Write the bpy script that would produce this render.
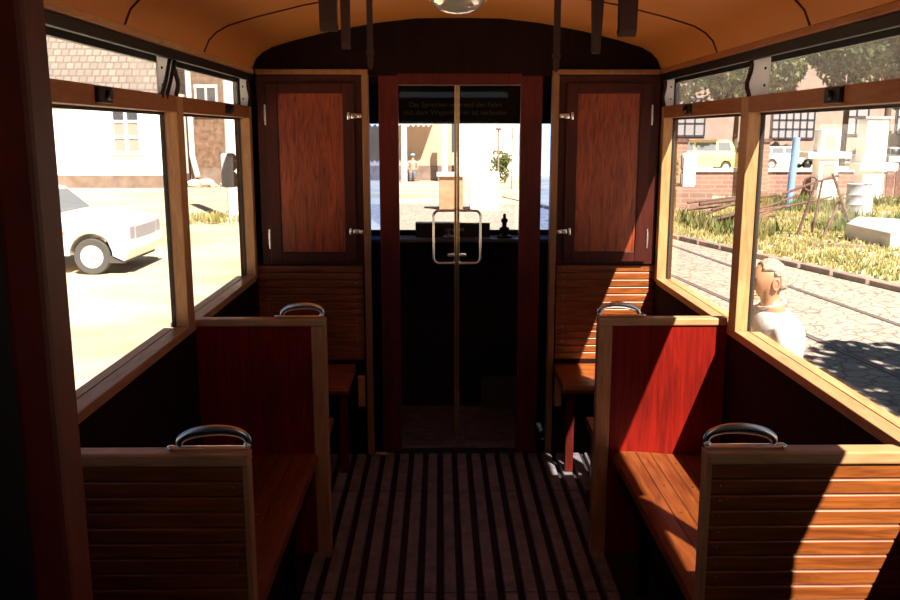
import bpy, bmesh, math, random
from mathutils import Vector, Matrix, Euler
random.seed(7)
D = bpy.data; COL = bpy.context.scene.collection; SC = bpy.context.scene
for o in list(D.objects): D.objects.remove(o)
PI = math.pi

# ------------------------------------------------------------ camera, sky, sun, exposure
cam = D.cameras.new('camera'); cam.lens = 35.0; cam.sensor_width = 36.0; cam.clip_start = 0.02; cam.clip_end = 400
co = D.objects.new('camera', cam); COL.objects.link(co)
co.location = (-.095, 0.0, 1.63)
co.rotation_euler = Euler((PI/2 - math.atan(167/875), 0, -math.atan(10/875)), 'XYZ')
SC.camera = co
SUN_DIR = Vector((-.46, 1.0, -1.27)).normalized()
W = D.worlds.new('sky'); SC.world = W; W.use_nodes = True
nt = W.node_tree; nt.nodes.clear()
out = nt.nodes.new('ShaderNodeOutputWorld'); bg = nt.nodes.new('ShaderNodeBackground')
sky = nt.nodes.new('ShaderNodeTexSky'); sky.sky_type = 'HOSEK_WILKIE'; sky.turbidity = 4; sky.ground_albedo = .4
sky.sun_direction = tuple(-SUN_DIR)
nt.links.new(sky.outputs[0], bg.inputs[0]); bg.inputs[1].default_value = 1.45
nt.links.new(bg.outputs[0], out.inputs[0])
sd = D.lights.new('sun', 'SUN'); sd.energy = 17.0; sd.angle = math.radians(.53); sd.color = (1, .93, .80)
so = D.objects.new('sun', sd); COL.objects.link(so)
so.rotation_euler = SUN_DIR.to_track_quat('-Z', 'Y').to_euler(); so.location = (6, -12, 18)
vs = SC.view_settings; vs.view_transform = 'Standard'; vs.look = 'None'; vs.gamma = 1; vs.exposure = 0.0; vs.use_curve_mapping = False

# ------------------------------------------------------------ materials
MAT = {}
def base(name):
    m = D.materials.new(name); m.use_nodes = True; MAT[name] = m
    return m, m.node_tree, m.node_tree.nodes['Principled BSDF']
def plain(name, col, rough=.5, metal=0, noise=0, scale=8, spec=.5, bump=0, coat=0):
    m, t, b = base(name)
    b.inputs['Base Color'].default_value = (*col, 1); b.inputs['Roughness'].default_value = rough
    b.inputs['Metallic'].default_value = metal; b.inputs['Specular IOR Level'].default_value = spec
    if coat: b.inputs['Coat Weight'].default_value = coat; b.inputs['Coat Roughness'].default_value = .15
    if noise or bump:
        tc = t.nodes.new('ShaderNodeTexCoord'); n = t.nodes.new('ShaderNodeTexNoise')
        n.inputs['Scale'].default_value = scale; n.inputs['Detail'].default_value = 6
        t.links.new(tc.outputs['Object'], n.inputs['Vector'])
        if noise:
            r = t.nodes.new('ShaderNodeValToRGB'); r.color_ramp.elements[0].position = .3; r.color_ramp.elements[1].position = .7
            r.color_ramp.elements[0].color = tuple(c*(1-noise) for c in col)+(1,)
            r.color_ramp.elements[1].color = tuple(min(1, c*(1+noise)) for c in col)+(1,)
            t.links.new(n.outputs['Fac'], r.inputs['Fac']); t.links.new(r.outputs['Color'], b.inputs['Base Color'])
        if bump:
            bp = t.nodes.new('ShaderNodeBump'); bp.inputs['Strength'].default_value = bump; bp.inputs['Distance'].default_value = .02
            t.links.new(n.outputs['Fac'], bp.inputs['Height']); t.links.new(bp.outputs['Normal'], b.inputs['Normal'])
    return m
def wood(name, c1, c2, stretch=(1, 1, 12), scale=6, rough=.35, dist=1.2, coat=.15, spec=.4):
    """grain runs along the axis whose stretch value is small"""
    m, t, b = base(name)
    tc = t.nodes.new('ShaderNodeTexCoord'); mp = t.nodes.new('ShaderNodeMapping'); mp.inputs['Scale'].default_value = stretch
    n = t.nodes.new('ShaderNodeTexNoise'); n.inputs['Scale'].default_value = scale; n.inputs['Detail'].default_value = 8; n.inputs['Distortion'].default_value = dist
    n2 = t.nodes.new('ShaderNodeTexNoise'); n2.inputs['Scale'].default_value = 2.2; n2.inputs['Detail'].default_value = 2
    mx = t.nodes.new('ShaderNodeMath'); mx.operation = 'MULTIPLY_ADD'; mx.inputs[1].default_value = .6
    ad = t.nodes.new('ShaderNodeMath'); ad.operation = 'MULTIPLY'; ad.inputs[1].default_value = .4
    r = t.nodes.new('ShaderNodeValToRGB'); r.color_ramp.elements[0].position = .36; r.color_ramp.elements[1].position = .62
    r.color_ramp.elements[0].color = (*c1, 1); r.color_ramp.elements[1].color = (*c2, 1)
    t.links.new(tc.outputs['Object'], mp.inputs['Vector']); t.links.new(mp.outputs['Vector'], n.inputs['Vector'])
    t.links.new(tc.outputs['Object'], n2.inputs['Vector'])
    t.links.new(n2.outputs['Fac'], ad.inputs[0]); t.links.new(n.outputs['Fac'], mx.inputs[0]); t.links.new(ad.outputs[0], mx.inputs[2])
    t.links.new(mx.outputs[0], r.inputs['Fac']); t.links.new(r.outputs['Color'], b.inputs['Base Color'])
    b.inputs['Roughness'].default_value = rough; b.inputs['Specular IOR Level'].default_value = spec
    b.inputs['Coat Weight'].default_value = coat; b.inputs['Coat Roughness'].default_value = .2
    return m
def glass(name, refl=.05, tint=(1, 1, 1), haze=0):
    m = D.materials.new(name); m.use_nodes = True; t = m.node_tree; t.nodes.clear(); MAT[name] = m
    o = t.nodes.new('ShaderNodeOutputMaterial'); tr = t.nodes.new('ShaderNodeBsdfTransparent'); gl = t.nodes.new('ShaderNodeBsdfGlossy')
    tr.inputs[0].default_value = (*tint, 1); gl.inputs['Roughness'].default_value = .02
    mx = t.nodes.new('ShaderNodeMixShader'); lf = t.nodes.new('ShaderNodeLayerWeight'); lf.inputs[0].default_value = .5
    pw = t.nodes.new('ShaderNodeMath'); pw.operation = 'POWER'; pw.inputs[1].default_value = 5
    lw = t.nodes.new('ShaderNodeMath'); lw.operation = 'MULTIPLY_ADD'; lw.inputs[1].default_value = .5; lw.inputs[2].default_value = .025
    t.links.new(lf.outputs['Facing'], pw.inputs[0]); t.links.new(pw.outputs[0], lw.inputs[0])
    t.links.new(lw.outputs[0], mx.inputs[0]); t.links.new(tr.outputs[0], mx.inputs[1]); t.links.new(gl.outputs[0], mx.inputs[2])
    last = mx
    if haze:
        df = t.nodes.new('ShaderNodeBsdfTranslucent'); df.inputs[0].default_value = (.9, .88, .85, 1)
        m2 = t.nodes.new('ShaderNodeMixShader'); m2.inputs[0].default_value = haze
        t.links.new(mx.outputs[0], m2.inputs[1]); t.links.new(df.outputs[0], m2.inputs[2]); last = m2
    t.links.new(last.outputs[0], o.inputs[0])
    return m

wood('slatwood', (.16, .036, .008), (.38, .105, .020), (1.2, 8, 14), 5)
wood('seatwood', (.10, .018, .005), (.22, .058, .012), (10, 1.0, 10), 5)
wood('redpanel', (.12, .004, .002), (.28, .009, .003), (14, 14, .8), 4, rough=.5, coat=0, spec=.2)
wood('cupboardframe', (.035, .005, .003), (.075, .010, .004), (10, 10, 1), 5, rough=.5, coat=0, spec=.25)
wood('cupboardpanel', (.12, .014, .004), (.42, .075, .016), (9, 9, .9), 5, dist=2.2)
wood('darkmahogany', (.009, .003, .0025), (.020, .006, .004), (8, 8, 1), 4, rough=.8, coat=0, spec=.1)
wood('jambred', (.06, .006, .004), (.13, .011, .006), (8, 8, 1), 4, rough=.5, coat=0, spec=.25)
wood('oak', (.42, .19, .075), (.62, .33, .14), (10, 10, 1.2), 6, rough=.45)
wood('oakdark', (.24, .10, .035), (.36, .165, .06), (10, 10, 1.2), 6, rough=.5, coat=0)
wood('oakalong', (.42, .20, .08), (.64, .35, .16), (10, 1.2, 10), 6, rough=.45)
wood('oakacross', (.42, .20, .08), (.64, .35, .16), (1.2, 10, 10), 6, rough=.45)
wood('headerwood', (.26, .09, .03), (.40, .15, .05), (10, 1.2, 10), 5, rough=.5)
plain('ceilingpaint', (.62, .22, .045), .55, noise=.06, scale=3)
plain('ribdark', (.05, .012, .005), .6)
plain('floorwood', (.19, .165, .185), .55, noise=.35, scale=18, bump=.2)
plain('floorgap', (.02, .014, .014), .8)
plain('blackpaint', (.008, .008, .009), .5)
plain('darkgrey', (.03, .03, .035), .6)
plain('vestibule', (.018, .012, .012), .7)
plain('chrome', (.95, .93, .92), .24, 1)
plain('brass', (.65, .42, .2), .25, 1)
plain('leather', (.03, .008, .007), .7, noise=.3, scale=30)
plain('whitepaint', (.80, .80, .80), .5)
plain('whitelacquer', (.78, .76, .72), .3, coat=.4)
plain('rubber', (.07, .065, .06), .85)
plain('hubpaint', (.55, .52, .48), .5)
plain('carglass', (.18, .19, .20), .1, spec=.8)
plain('amber', (.8, .2, .03), .3)
plain('mirrorshell', (.42, .42, .45), .4)
plain('paper', (.75, .58, .30), .8)
plain('skin', (.45, .22, .12), .5)
plain('earskin', (.60, .20, .12), .5)
plain('greyhair', (.30, .26, .21), .8, noise=.35, scale=60, bump=.5)
plain('shirt', (.70, .68, .64), .8, bump=.3, scale=9)
plain('trousers', (.12, .12, .15), .8)
plain('greybox', (.10, .11, .15), .5)
plain('goldlettering', (.38, .28, .13), .5)
plain('housewhite', (.85, .83, .78), .9, noise=.04, scale=2)
plain('plinth', (.20, .14, .11), .9, noise=.3, scale=2)
plain('ruffbrown', (.17, .10, .065), .95, noise=.45, scale=4, bump=.6)
plain('windowdark', (.06, .06, .07), .2)
plain('curtain', (.30, .26, .22), .9)
plain('pinkwall', (.34, .24, .20), .9, noise=.15, scale=1)
plain('greywall', (.30, .28, .30), .9)
plain('beigewall', (.45, .33, .24), .9, noise=.1, scale=1)
plain('bluepipe', (.22, .34, .60), .5)
plain('yellowvan', (.85, .68, .28), .4)
plain('bluetruck', (.20, .36, .68), .4)
plain('rust', (.13, .065, .05), .8, noise=.4, scale=12)
plain('barrelmetal', (.36, .38, .44), .5, noise=.2, scale=6)
plain('kerbstone', (.26, .19, .15), .9, noise=.3, scale=3)
plain('concrete', (.62, .58, .52), .9, noise=.1, scale=2)
plain('railsteel', (.16, .13, .12), .5)
plain('bark', (.10, .07, .05), .9)
plain('rubble', (.45, .37, .30), .9, noise=.3, scale=6)
plain('orangepost', (.42, .20, .11), .8, noise=.2, scale=4)
glass('pane'); glass('dustypane', haze=.10); glass('doorglass', tint=(.93, .93, .95)); glass('blueglass', tint=(.55, .68, .98))
# frosted light plates beside the ventilators
m, t, b = base('frosted'); b.inputs['Base Color'].default_value = (.85, .85, .88, 1); b.inputs['Roughness'].default_value = .6
b.inputs['Transmission Weight'].default_value = 0
tl = t.nodes.new('ShaderNodeBsdfTranslucent'); tl.inputs[0].default_value = (.9, .9, .92, 1); mx = t.nodes.new('ShaderNodeMixShader'); mx.inputs[0].default_value = .7
t.links.new(b.outputs[0], mx.inputs[1]); t.links.new(tl.outputs[0], mx.inputs[2]); t.links.new(mx.outputs[0], t.nodes['Material Output'].inputs[0])
# lamp dome
m, t, b = base('lampglass'); b.inputs['Base Color'].default_value = (.75, .72, .66, 1); b.inputs['Roughness'].default_value = .08; b.inputs['Transmission Weight'].default_value = .6
def leafmat(name, c1, c2):
    m, t, b = base(name)
    tc = t.nodes.new('ShaderNodeTexCoord'); n = t.nodes.new('ShaderNodeTexNoise'); n.inputs['Scale'].default_value = 1.3; n.inputs['Detail'].default_value = 5
    r = t.nodes.new('ShaderNodeValToRGB'); r.color_ramp.elements[0].position = .35; r.color_ramp.elements[1].position = .65
    r.color_ramp.elements[0].color = (*c1, 1); r.color_ramp.elements[1].color = (*c2, 1)
    t.links.new(tc.outputs['Object'], n.inputs['Vector']); t.links.new(n.outputs['Fac'], r.inputs['Fac']); t.links.new(r.outputs['Color'], b.inputs['Base Color'])
    b.inputs['Roughness'].default_value = .6
    tl = t.nodes.new('ShaderNodeBsdfTranslucent'); t.links.new(r.outputs['Color'], tl.inputs[0]); mx = t.nodes.new('ShaderNodeMixShader'); mx.inputs[0].default_value = .35
    t.links.new(b.outputs[0], mx.inputs[1]); t.links.new(tl.outputs[0], mx.inputs[2]); t.links.new(mx.outputs[0], t.nodes['Material Output'].inputs[0])
leafmat('leaf', (.05, .07, .025), (.18, .19, .09)); leafmat('grass', (.30, .30, .09), (.60, .50, .24)); leafmat('weeds', (.10, .14, .03), (.28, .26, .10))
def roofmat():
    m, t, b = base('rooftiles'); tc = t.nodes.new('ShaderNodeTexCoord'); br = t.nodes.new('ShaderNodeTexBrick')
    br.inputs['Scale'].default_value = 1.0; br.inputs['Brick Width'].default_value = .34; br.inputs['Row Height'].default_value = .30; br.inputs['Mortar Size'].default_value = .035
    br.inputs['Color1'].default_value = (.27, .21, .18, 1); br.inputs['Color2'].default_value = (.20, .155, .135, 1); br.inputs['Mortar'].default_value = (.13, .10, .09, 1)
    sp = t.nodes.new('ShaderNodeSeparateXYZ'); cb = t.nodes.new('ShaderNodeCombineXYZ')
    t.links.new(tc.outputs['Object'], sp.inputs[0]); t.links.new(sp.outputs['X'], cb.inputs['X']); t.links.new(sp.outputs['Z'], cb.inputs['Y'])
    t.links.new(cb.outputs[0], br.inputs['Vector']); t.links.new(br.outputs['Color'], b.inputs['Base Color']); b.inputs['Roughness'].default_value = .9
roofmat()
def brickmat():
    m, t, b = base('brick'); tc = t.nodes.new('ShaderNodeTexCoord'); br = t.nodes.new('ShaderNodeTexBrick')
    br.inputs['Scale'].default_value = 1.0; br.inputs['Brick Width'].default_value = .5; br.inputs['Row Height'].default_value = .16; br.inputs['Mortar Size'].default_value = .02
    br.inputs['Color1'].default_value = (.24, .13, .10, 1); br.inputs['Color2'].default_value = (.30, .165, .13, 1); br.inputs['Mortar'].default_value = (.30, .22, .18, 1)
    sp = t.nodes.new('ShaderNodeSeparateXYZ'); cb = t.nodes.new('ShaderNodeCombineXYZ'); ad = t.nodes.new('ShaderNodeMath')
    t.links.new(tc.outputs['Object'], sp.inputs[0]); t.links.new(sp.outputs['X'], ad.inputs[0]); t.links.new(sp.outputs['Y'], ad.inputs[1])
    t.links.new(ad.outputs[0], cb.inputs['X']); t.links.new(sp.outputs['Z'], cb.inputs['Y'])
    t.links.new(cb.outputs[0], br.inputs['Vector']); t.links.new(br.outputs['Color'], b.inputs['Base Color']); b.inputs['Roughness'].default_value = .9
brickmat()
def dirtmat():
    m, t, b = base('dirt'); tc = t.nodes.new('ShaderNodeTexCoord')
    n = t.nodes.new('ShaderNodeTexNoise'); n.inputs['Scale'].default_value = .5; n.inputs['Detail'].default_value = 9; n.inputs['Roughness'].default_value = .65
    mp = t.nodes.new('ShaderNodeMapping'); mp.inputs['Scale'].default_value = (.6, 1.4, 1)
    r = t.nodes.new('ShaderNodeValToRGB'); r.color_ramp.elements[0].position = .33; r.color_ramp.elements[1].position = .6
    r.color_ramp.elements[0].color = (.40, .28, .17, 1); r.color_ramp.elements[1].color = (.60, .49, .34, 1)
    t.links.new(tc.outputs['Object'], mp.inputs['Vector']); t.links.new(mp.outputs['Vector'], n.inputs['Vector']); t.links.new(n.outputs['Fac'], r.inputs['Fac']); t.links.new(r.outputs['Color'], b.inputs['Base Color']); b.inputs['Roughness'].default_value = .95
dirtmat()
def cobblemat():
    m, t, b = base('cobbles'); tc = t.nodes.new('ShaderNodeTexCoord'); v = t.nodes.new('ShaderNodeTexVoronoi'); v.feature = 'DISTANCE_TO_EDGE'; v.inputs['Scale'].default_value = 5.5
    n = t.nodes.new('ShaderNodeTexNoise'); n.inputs['Scale'].default_value = 1.5; n.inputs['Detail'].default_value = 5
    r = t.nodes.new('ShaderNodeValToRGB'); r.color_ramp.elements[0].position = 0; r.color_ramp.elements[1].position = .10
    r.color_ramp.elements[0].color = (.12, .085, .06, 1); r.color_ramp.elements[1].color = (.40, .31, .235, 1)
    mx = t.nodes.new('ShaderNodeMixRGB'); mx.blend_type = 'MULTIPLY'; mx.inputs[0].default_value = .55
    t.links.new(tc.outputs['Object'], v.inputs['Vector']); t.links.new(tc.outputs['Object'], n.inputs['Vector'])
    t.links.new(v.outputs['Distance'], r.inputs['Fac']); t.links.new(r.outputs['Color'], mx.inputs[1]); t.links.new(n.outputs['Fac'], mx.inputs[2])
    g = t.nodes.new('ShaderNodeGamma'); g.inputs[1].default_value = .75
    t.links.new(mx.outputs[0], g.inputs[0]); t.links.new(g.outputs[0], b.inputs['Base Color']); b.inputs['Roughness'].default_value = .9
cobblemat()

# ------------------------------------------------------------ helpers
def merge(bm, tmp, M=None):
    if M: tmp.transform(M)
    me = D.meshes.new('t'); tmp.to_mesh(me); tmp.free(); bm.from_mesh(me); D.meshes.remove(me)
def NB(): return bmesh.new()
def bx(bm, x0, x1, y0, y1, z0, z1, bev=0, M=None, seg=2):
    t = NB(); bmesh.ops.create_cube(t, size=1)
    x0, x1 = min(x0, x1), max(x0, x1); y0, y1 = min(y0, y1), max(y0, y1)
    for v in t.verts: v.co = Vector(((x0+x1)/2+v.co.x*(x1-x0), (y0+y1)/2+v.co.y*(y1-y0), (z0+z1)/2+v.co.z*(z1-z0)))
    if bev: bmesh.ops.bevel(t, geom=t.edges[:], offset=bev, segments=seg, affect='EDGES', profile=.5)
    merge(bm, t, M)
    return bm
def box(*a, **k): return bx(NB(), *a, **k)
def prism(bm, pts, axis, a0, a1, bev=0):
    """closed polygon pts (2D) extruded along axis from a0 to a1"""
    t = NB()
    def P(p, a):
        return {'x': (a, p[0], p[1]), 'y': (p[0], a, p[1]), 'z': (p[0], p[1], a)}[axis]
    v0 = [t.verts.new(P(p, a0)) for p in pts]; v1 = [t.verts.new(P(p, a1)) for p in pts]
    n = len(pts); t.faces.new(v0); t.faces.new(v1[::-1])
    for i in range(n): t.faces.new((v0[i], v1[i], v1[(i+1) % n], v0[(i+1) % n]))
    bmesh.ops.recalc_face_normals(t, faces=t.faces[:])
    if bev: bmesh.ops.bevel(t, geom=t.edges[:], offset=bev, segments=2, affect='EDGES', profile=.5)
    merge(bm, t); return bm
def cyl(bm, p0, p1, r0, r1=None, n=16, cap=True):
    r1 = r0 if r1 is None else r1; p0 = Vector(p0); p1 = Vector(p1); d = p1-p0
    t = NB(); bmesh.ops.create_cone(t, cap_ends=cap, segments=n, radius1=r0, radius2=r1, depth=d.length)
    M = Matrix.Translation((p0+p1)/2) @ d.to_track_quat('Z', 'Y').to_matrix().to_4x4()
    merge(bm, t, M); return bm
def tube(bm, pts, r, n=10, closed=False, flat=None):
    """swept tube; r number or list; flat = (a,b) scale of cross-section along (side, up)"""
    pts = [Vector(p) for p in pts]; N = len(pts); rings = []; t = NB(); prev = None
    for i, p in enumerate(pts):
        if closed: tg = pts[(i+1) % N]-pts[i-1]
        else: tg = pts[min(i+1, N-1)]-pts[max(i-1, 0)]
        tg.normalize()
        if prev is None:
            up = Vector((0, 0, 1)) if abs(tg.z) < .9 else Vector((0, 1, 0))
            s = tg.cross(up).normalized()
        else:
            s = (prev - tg*prev.dot(tg)).normalized()
        prev = s; u = s.cross(tg); rr = r[i] if isinstance(r, (list, tuple)) else r
        fa, fb = flat if flat else (1, 1)
        rings.append([t.verts.new(p + s*math.cos(2*PI*k/n)*rr*fa + u*math.sin(2*PI*k/n)*rr*fb) for k in range(n)])
    for i in range(N if closed else N-1):
        a = rings[i]; b = rings[(i+1) % N]
        for k in range(n): t.faces.new((a[k], a[(k+1) % n], b[(k+1) % n], b[k]))
    if not closed: t.faces.new(rings[0][::-1]); t.faces.new(rings[-1])
    bmesh.ops.recalc_face_normals(t, faces=t.faces[:])
    merge(bm, t); return bm
def lathe(bm, prof, c=(0, 0, 0), n=24, M=None):
    t = NB(); rings = []
    for r, z in prof: rings.append([t.verts.new((r*math.cos(2*PI*k/n), r*math.sin(2*PI*k/n), z)) for k in range(n)] if r > 1e-5 else [t.verts.new((0, 0, z))])
    for a, b in zip(rings, rings[1:]):
        for k in range(n):
            k2 = (k+1) % n
            if len(a) == 1 and len(b) == 1: continue
            if len(a) == 1: t.faces.new((a[0], b[k], b[k2]))
            elif len(b) == 1: t.faces.new((a[k], a[k2], b[0]))
            else: t.faces.new((a[k], a[k2], b[k2], b[k]))
    bmesh.ops.recalc_face_normals(t, faces=t.faces[:])
    T = Matrix.Translation(c)
    merge(bm, t, T @ M if M else T); return bm
def sphere(bm, c, r, s=(1, 1, 1), u=20, v=14):
    t = NB(); bmesh.ops.create_uvsphere(t, u_segments=u, v_segments=v, radius=r)
    merge(bm, t, Matrix.Translation(c) @ Matrix.Diagonal((*s, 1))); return bm
def obj(name, bm, mat, parent=None, smooth=False, label=None):
    me = D.meshes.new(name)
    if parent is not None:
        off = parent.location if parent.parent is None else parent.parent.location + parent.location
        bmesh.ops.translate(bm, verts=bm.verts[:], vec=-Vector(off))
    bm.to_mesh(me); bm.free(); me.materials.append(MAT[mat])
    if smooth:
        me.polygons.foreach_set('use_smooth', [True]*len(me.polygons))
        try: me.set_sharp_from_angle(angle=math.radians(40))
        except Exception: pass
    o = D.objects.new(name, me); COL.objects.link(o)
    if parent is not None: o.parent = parent
    if label: o['label'] = label
    return o
def thing(name, label, cat, loc=(0, 0, 0), group=None):
    o = D.objects.new(name, None); COL.objects.link(o); o.location = loc; o['label'] = label; o['category'] = cat
    o.empty_display_size = .1
    if group: o['group'] = group
    return o
def single(name, bm, mat, label, cat, group=None, loc=None, smooth=False):
    if loc: bmesh.ops.translate(bm, verts=bm.verts[:], vec=-Vector(loc))
    o = obj(name, bm, mat, smooth=smooth)
    if loc: o.location = loc
    o['label'] = label; o['category'] = cat
    if group: o['group'] = group
    return o
def struct(name, bm, mat, parent=None, smooth=False):
    o = obj(name, bm, mat, parent, smooth)
    if parent is None: o['kind'] = 'structure'
    return o

XL, XR = -1.0, .975          # inner faces of the side walls
YB = 4.308                   # cabin side of the front bulkhead
SILL, HB, HT, UT = .925, 1.70, 1.755, 1.885

# ------------------------------------------------------------ tram shell
def side_wall(s):
    SILL = .925 if s > 0 else .945
    X = XR if s > 0 else XL; o = X + s*.08; bm = NB()
    bx(bm, X, o, -.9, 5.6, -.32, SILL-.02)
    bx(bm, X, o, -.9, 5.6, UT, 2.0)
    bx(bm, X, o, -.9, 1.0, SILL-.02, UT)
    bx(bm, X, o, 4.29, 5.6, SILL-.02, UT)
    return bm
wl = struct('wall_left', side_wall(-1), 'darkmahogany')
wr = struct('wall_right', side_wall(1), 'darkmahogany')
bm = box(XL-.08, XR+.08, -.9, 5.6, -.06, 0)
struct('floor', bm, 'floorgap')
# ceiling: shallow arch with tight rounded corners
prof = [(0, 2.165), (.2, 2.162), (.38, 2.142), (.59, 2.104), (.763, 2.062), (.87, 2.03), (.915, 2.005), (.945, 1.975), (.965, 1.93), (.975, 1.90)]
def cx(x, s): return x*s*(1 if s > 0 else 1.025)
poly = [(cx(x, -1), z) for x, z in prof[::-1]] + [(cx(x, 1), z) for x, z in prof[1:]]
outer = [(1.09, 1.90), (1.09, 1.97), (.9, 2.10), (.5, 2.20), (0, 2.24)]
opoly = [(x, z) for x, z in outer] + [(-x*1.02, z) for x, z in outer[::-1][1:]]
bm = NB(); prism(bm, poly + opoly, 'y', -1.9, 5.6)  # unseen rear overhang added to keep sun out of the back window
ceil = struct('ceiling', bm, 'ceilingpaint', smooth=True)
def ribat(y, name):
    bm = NB(); w = .004
    pp = [(p[0]*.999, p[1]-.0015) for p in poly]
    tube(bm, [(x, y, z) for x, z in pp], .004, 6)
    struct(name, bm, 'ribdark', smooth=True)
ribat(3.44, 'trim_1'); ribat(2.59, 'trim_2'); ribat(1.74, 'trim_3')
# cove moulding and dark rail above the ventilators
k = 4
for s in (-1, 1):
    X = XR if s > 0 else XL
    bm = box(X-s*.022, X+s*.005, 1.0, YB, 1.905, 1.93, bev=.005)
    struct('trim_%d' % k, bm, 'oakalong' if s < 0 else 'headerwood'); k += 1
    bm = box(X-s*.015, X+s*.005, 1.0, YB, UT-.012, 1.905, bev=.003)
    struct('trim_%d' % k, bm, 'blackpaint'); k += 1

# side windows
PY = [(1.665, 1.755), (3.085, 3.165)]
def side_windows(s, nums):
    SILL = .925 if s > 0 else .945
    X = XR if s > 0 else XL; g = X+s*.05; oo = X+s*.078
    spans = [(1.0, PY[0][0]), (PY[0][1], PY[1][0]), (PY[1][1], 4.25)]
    for i, (a, b) in enumerate(spans):
        n = nums[i]
        fr = NB()
        bx(fr, X-s*.004, oo, a, b, HB, HT, bev=.004)                      # transom between pane and ventilator
        f = struct('window_%d' % n, fr, 'headerwood' if s > 0 else 'headerwood')
        sl = NB(); bx(sl, X-s*.003, g-s*.004, a-(.09 if i else 0), b, SILL-.03, SILL, bev=.003)
        bx(sl, g+s*.006, oo+s*.012, a, b, SILL-.02, SILL-.004)
        obj('window_sill', sl, 'oakalong', f)
        pa = box(g-s*.003, g+s*.003, a, b, SILL-.02, HB+.01); obj('pane', pa, 'pane', f)
        pu = box(g-s*.003, g+s*.003, a, b-.01, HT-.01, UT+.01); obj('upper_pane', pu, 'dustypane', f)
        se = NB()                                                          # black rubber seals
        for (z0, z1) in ((HB-.009, HB),): bx(se, g-s*.008, g+s*.008, a, b, z0, z1)
        for yy in (a, b-.004): bx(se, g-s*.006, g+s*.008, yy, yy+.004, SILL, HB)
        bx(se, g-s*.008, g+s*.01, a, b, UT-.022, UT)
        for yy in (a, b-.008): bx(se, g-s*.008, g+s*.008, yy, yy+.008, HT, UT)
        obj('seal', se, 'blackpaint', f)
        m0 = (a+b)/2 + (.12 if i == 1 else -.05)
        if i == 1: m0 = 2.40
        if i == 2: m0 = 3.80
        cb = NB(); w = .045 if i == 1 else .03
        bx(cb, X-s*.004, X-s*.02, m0-w, m0+w, HB+.008, HT-.004, bev=.004); cyl(cb, (X-s*.02, m0, HB+.03), (X-s*.032, m0, HB+.03), .014)
        obj('catch', cb, 'blackpaint', f)
    # posts
    for i, (a, b) in enumerate(PY + [(4.25, 4.30)]):
        po = NB(); bx(po, X-s*.002, g+s*.004, a, b, SILL-.02, HT, bev=.003); 
        p = struct('trim_%d' % (10+i+(3 if s > 0 else 0)), po, 'oak')
        pa_, pb_ = ((a-.15, b-.06) if i < 2 else (a-.12, b-.03)); xp = X+s*.006
        pts = [(pa_, HT+.001)]; N = 14
        for q in range(N+1):
            z = HT+.001+(UT-HT-.002)*q/N; pts.append((pb_+.018*math.sin(q/N*2.2*PI-.6), z))
        pts.append((pa_, UT-.001))
        pl = NB(); prism(pl, pts, 'x', xp, xp+s*.004); obj('plate', pl, 'frosted', p, label='pale translucent plate with a wavy edge')
        edge = [(xp+s*.002-s*.004, y, z) for y, z in pts[1:-1]]
        br = NB(); tube(br, edge, .009, 8, flat=(1.3, .8)); obj('bracket', br, 'ribdark', p, smooth=True, label='dark wavy edging')
        if s < 0 and i < 2:
            for k_ in range(2):
                st = NB(); y_ = a-.16+.05*k_; tube(st, [(xp-s*.008, y_, HT-.01), (xp-s*.008, y_+.06, HT+.05), (xp-s*.008, y_+.12, UT)], .007, 8)
                obj('stay', st, 'blackpaint', p)
        for zz in (HT+.03, HT+.085):
            obj('screw', sphere(NB(), (xp-s*.001, pa_+.03, zz), .005, u=8, v=6), 'blackpaint', p)
side_windows(-1, (1, 2, 3)); side_windows(1, (4, 5, 6))

# front bulkhead
bm = NB(); Y0, Y1 = YB, YB+.04
arch = [(x, z) for x, z in poly if z >= 1.90]
bx(bm, XL, -.455, Y0+.02, Y1, 0, 1.9); bx(bm, .465, XR, Y0+.02, Y1, 0, 1.9)
prism(bm, arch, 'y', Y0+.004, Y1)
wf = struct('wall_front', bm, 'darkmahogany')
for (x0, x1, n) in ((-.39, -.295, 20), (.295, .40, 21)):
    struct('trim_%d' % n, box(x0, x1, Y0, Y1, 0, 1.9, bev=.004), 'jambred')
struct('trim_22', box(-.30, .30, Y0+.002, Y1, 1.856, 1.91, bev=.003), 'jambred')
for (x0, x1, n) in ((-.468, -.437, 23), (.445, .476, 24)):
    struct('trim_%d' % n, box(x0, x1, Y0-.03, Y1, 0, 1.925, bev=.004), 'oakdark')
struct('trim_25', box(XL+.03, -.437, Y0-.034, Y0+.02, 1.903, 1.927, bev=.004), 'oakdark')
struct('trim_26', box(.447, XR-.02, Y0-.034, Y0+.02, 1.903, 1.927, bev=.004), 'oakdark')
for (x0, x1, n) in ((-.437, -.39, 7), (.40, .445, 8)):
    w = struct('window_%d' % n, box(x0, x1, Y0+.016, Y0+.022, 0, 1.9), 'blueglass')
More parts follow.
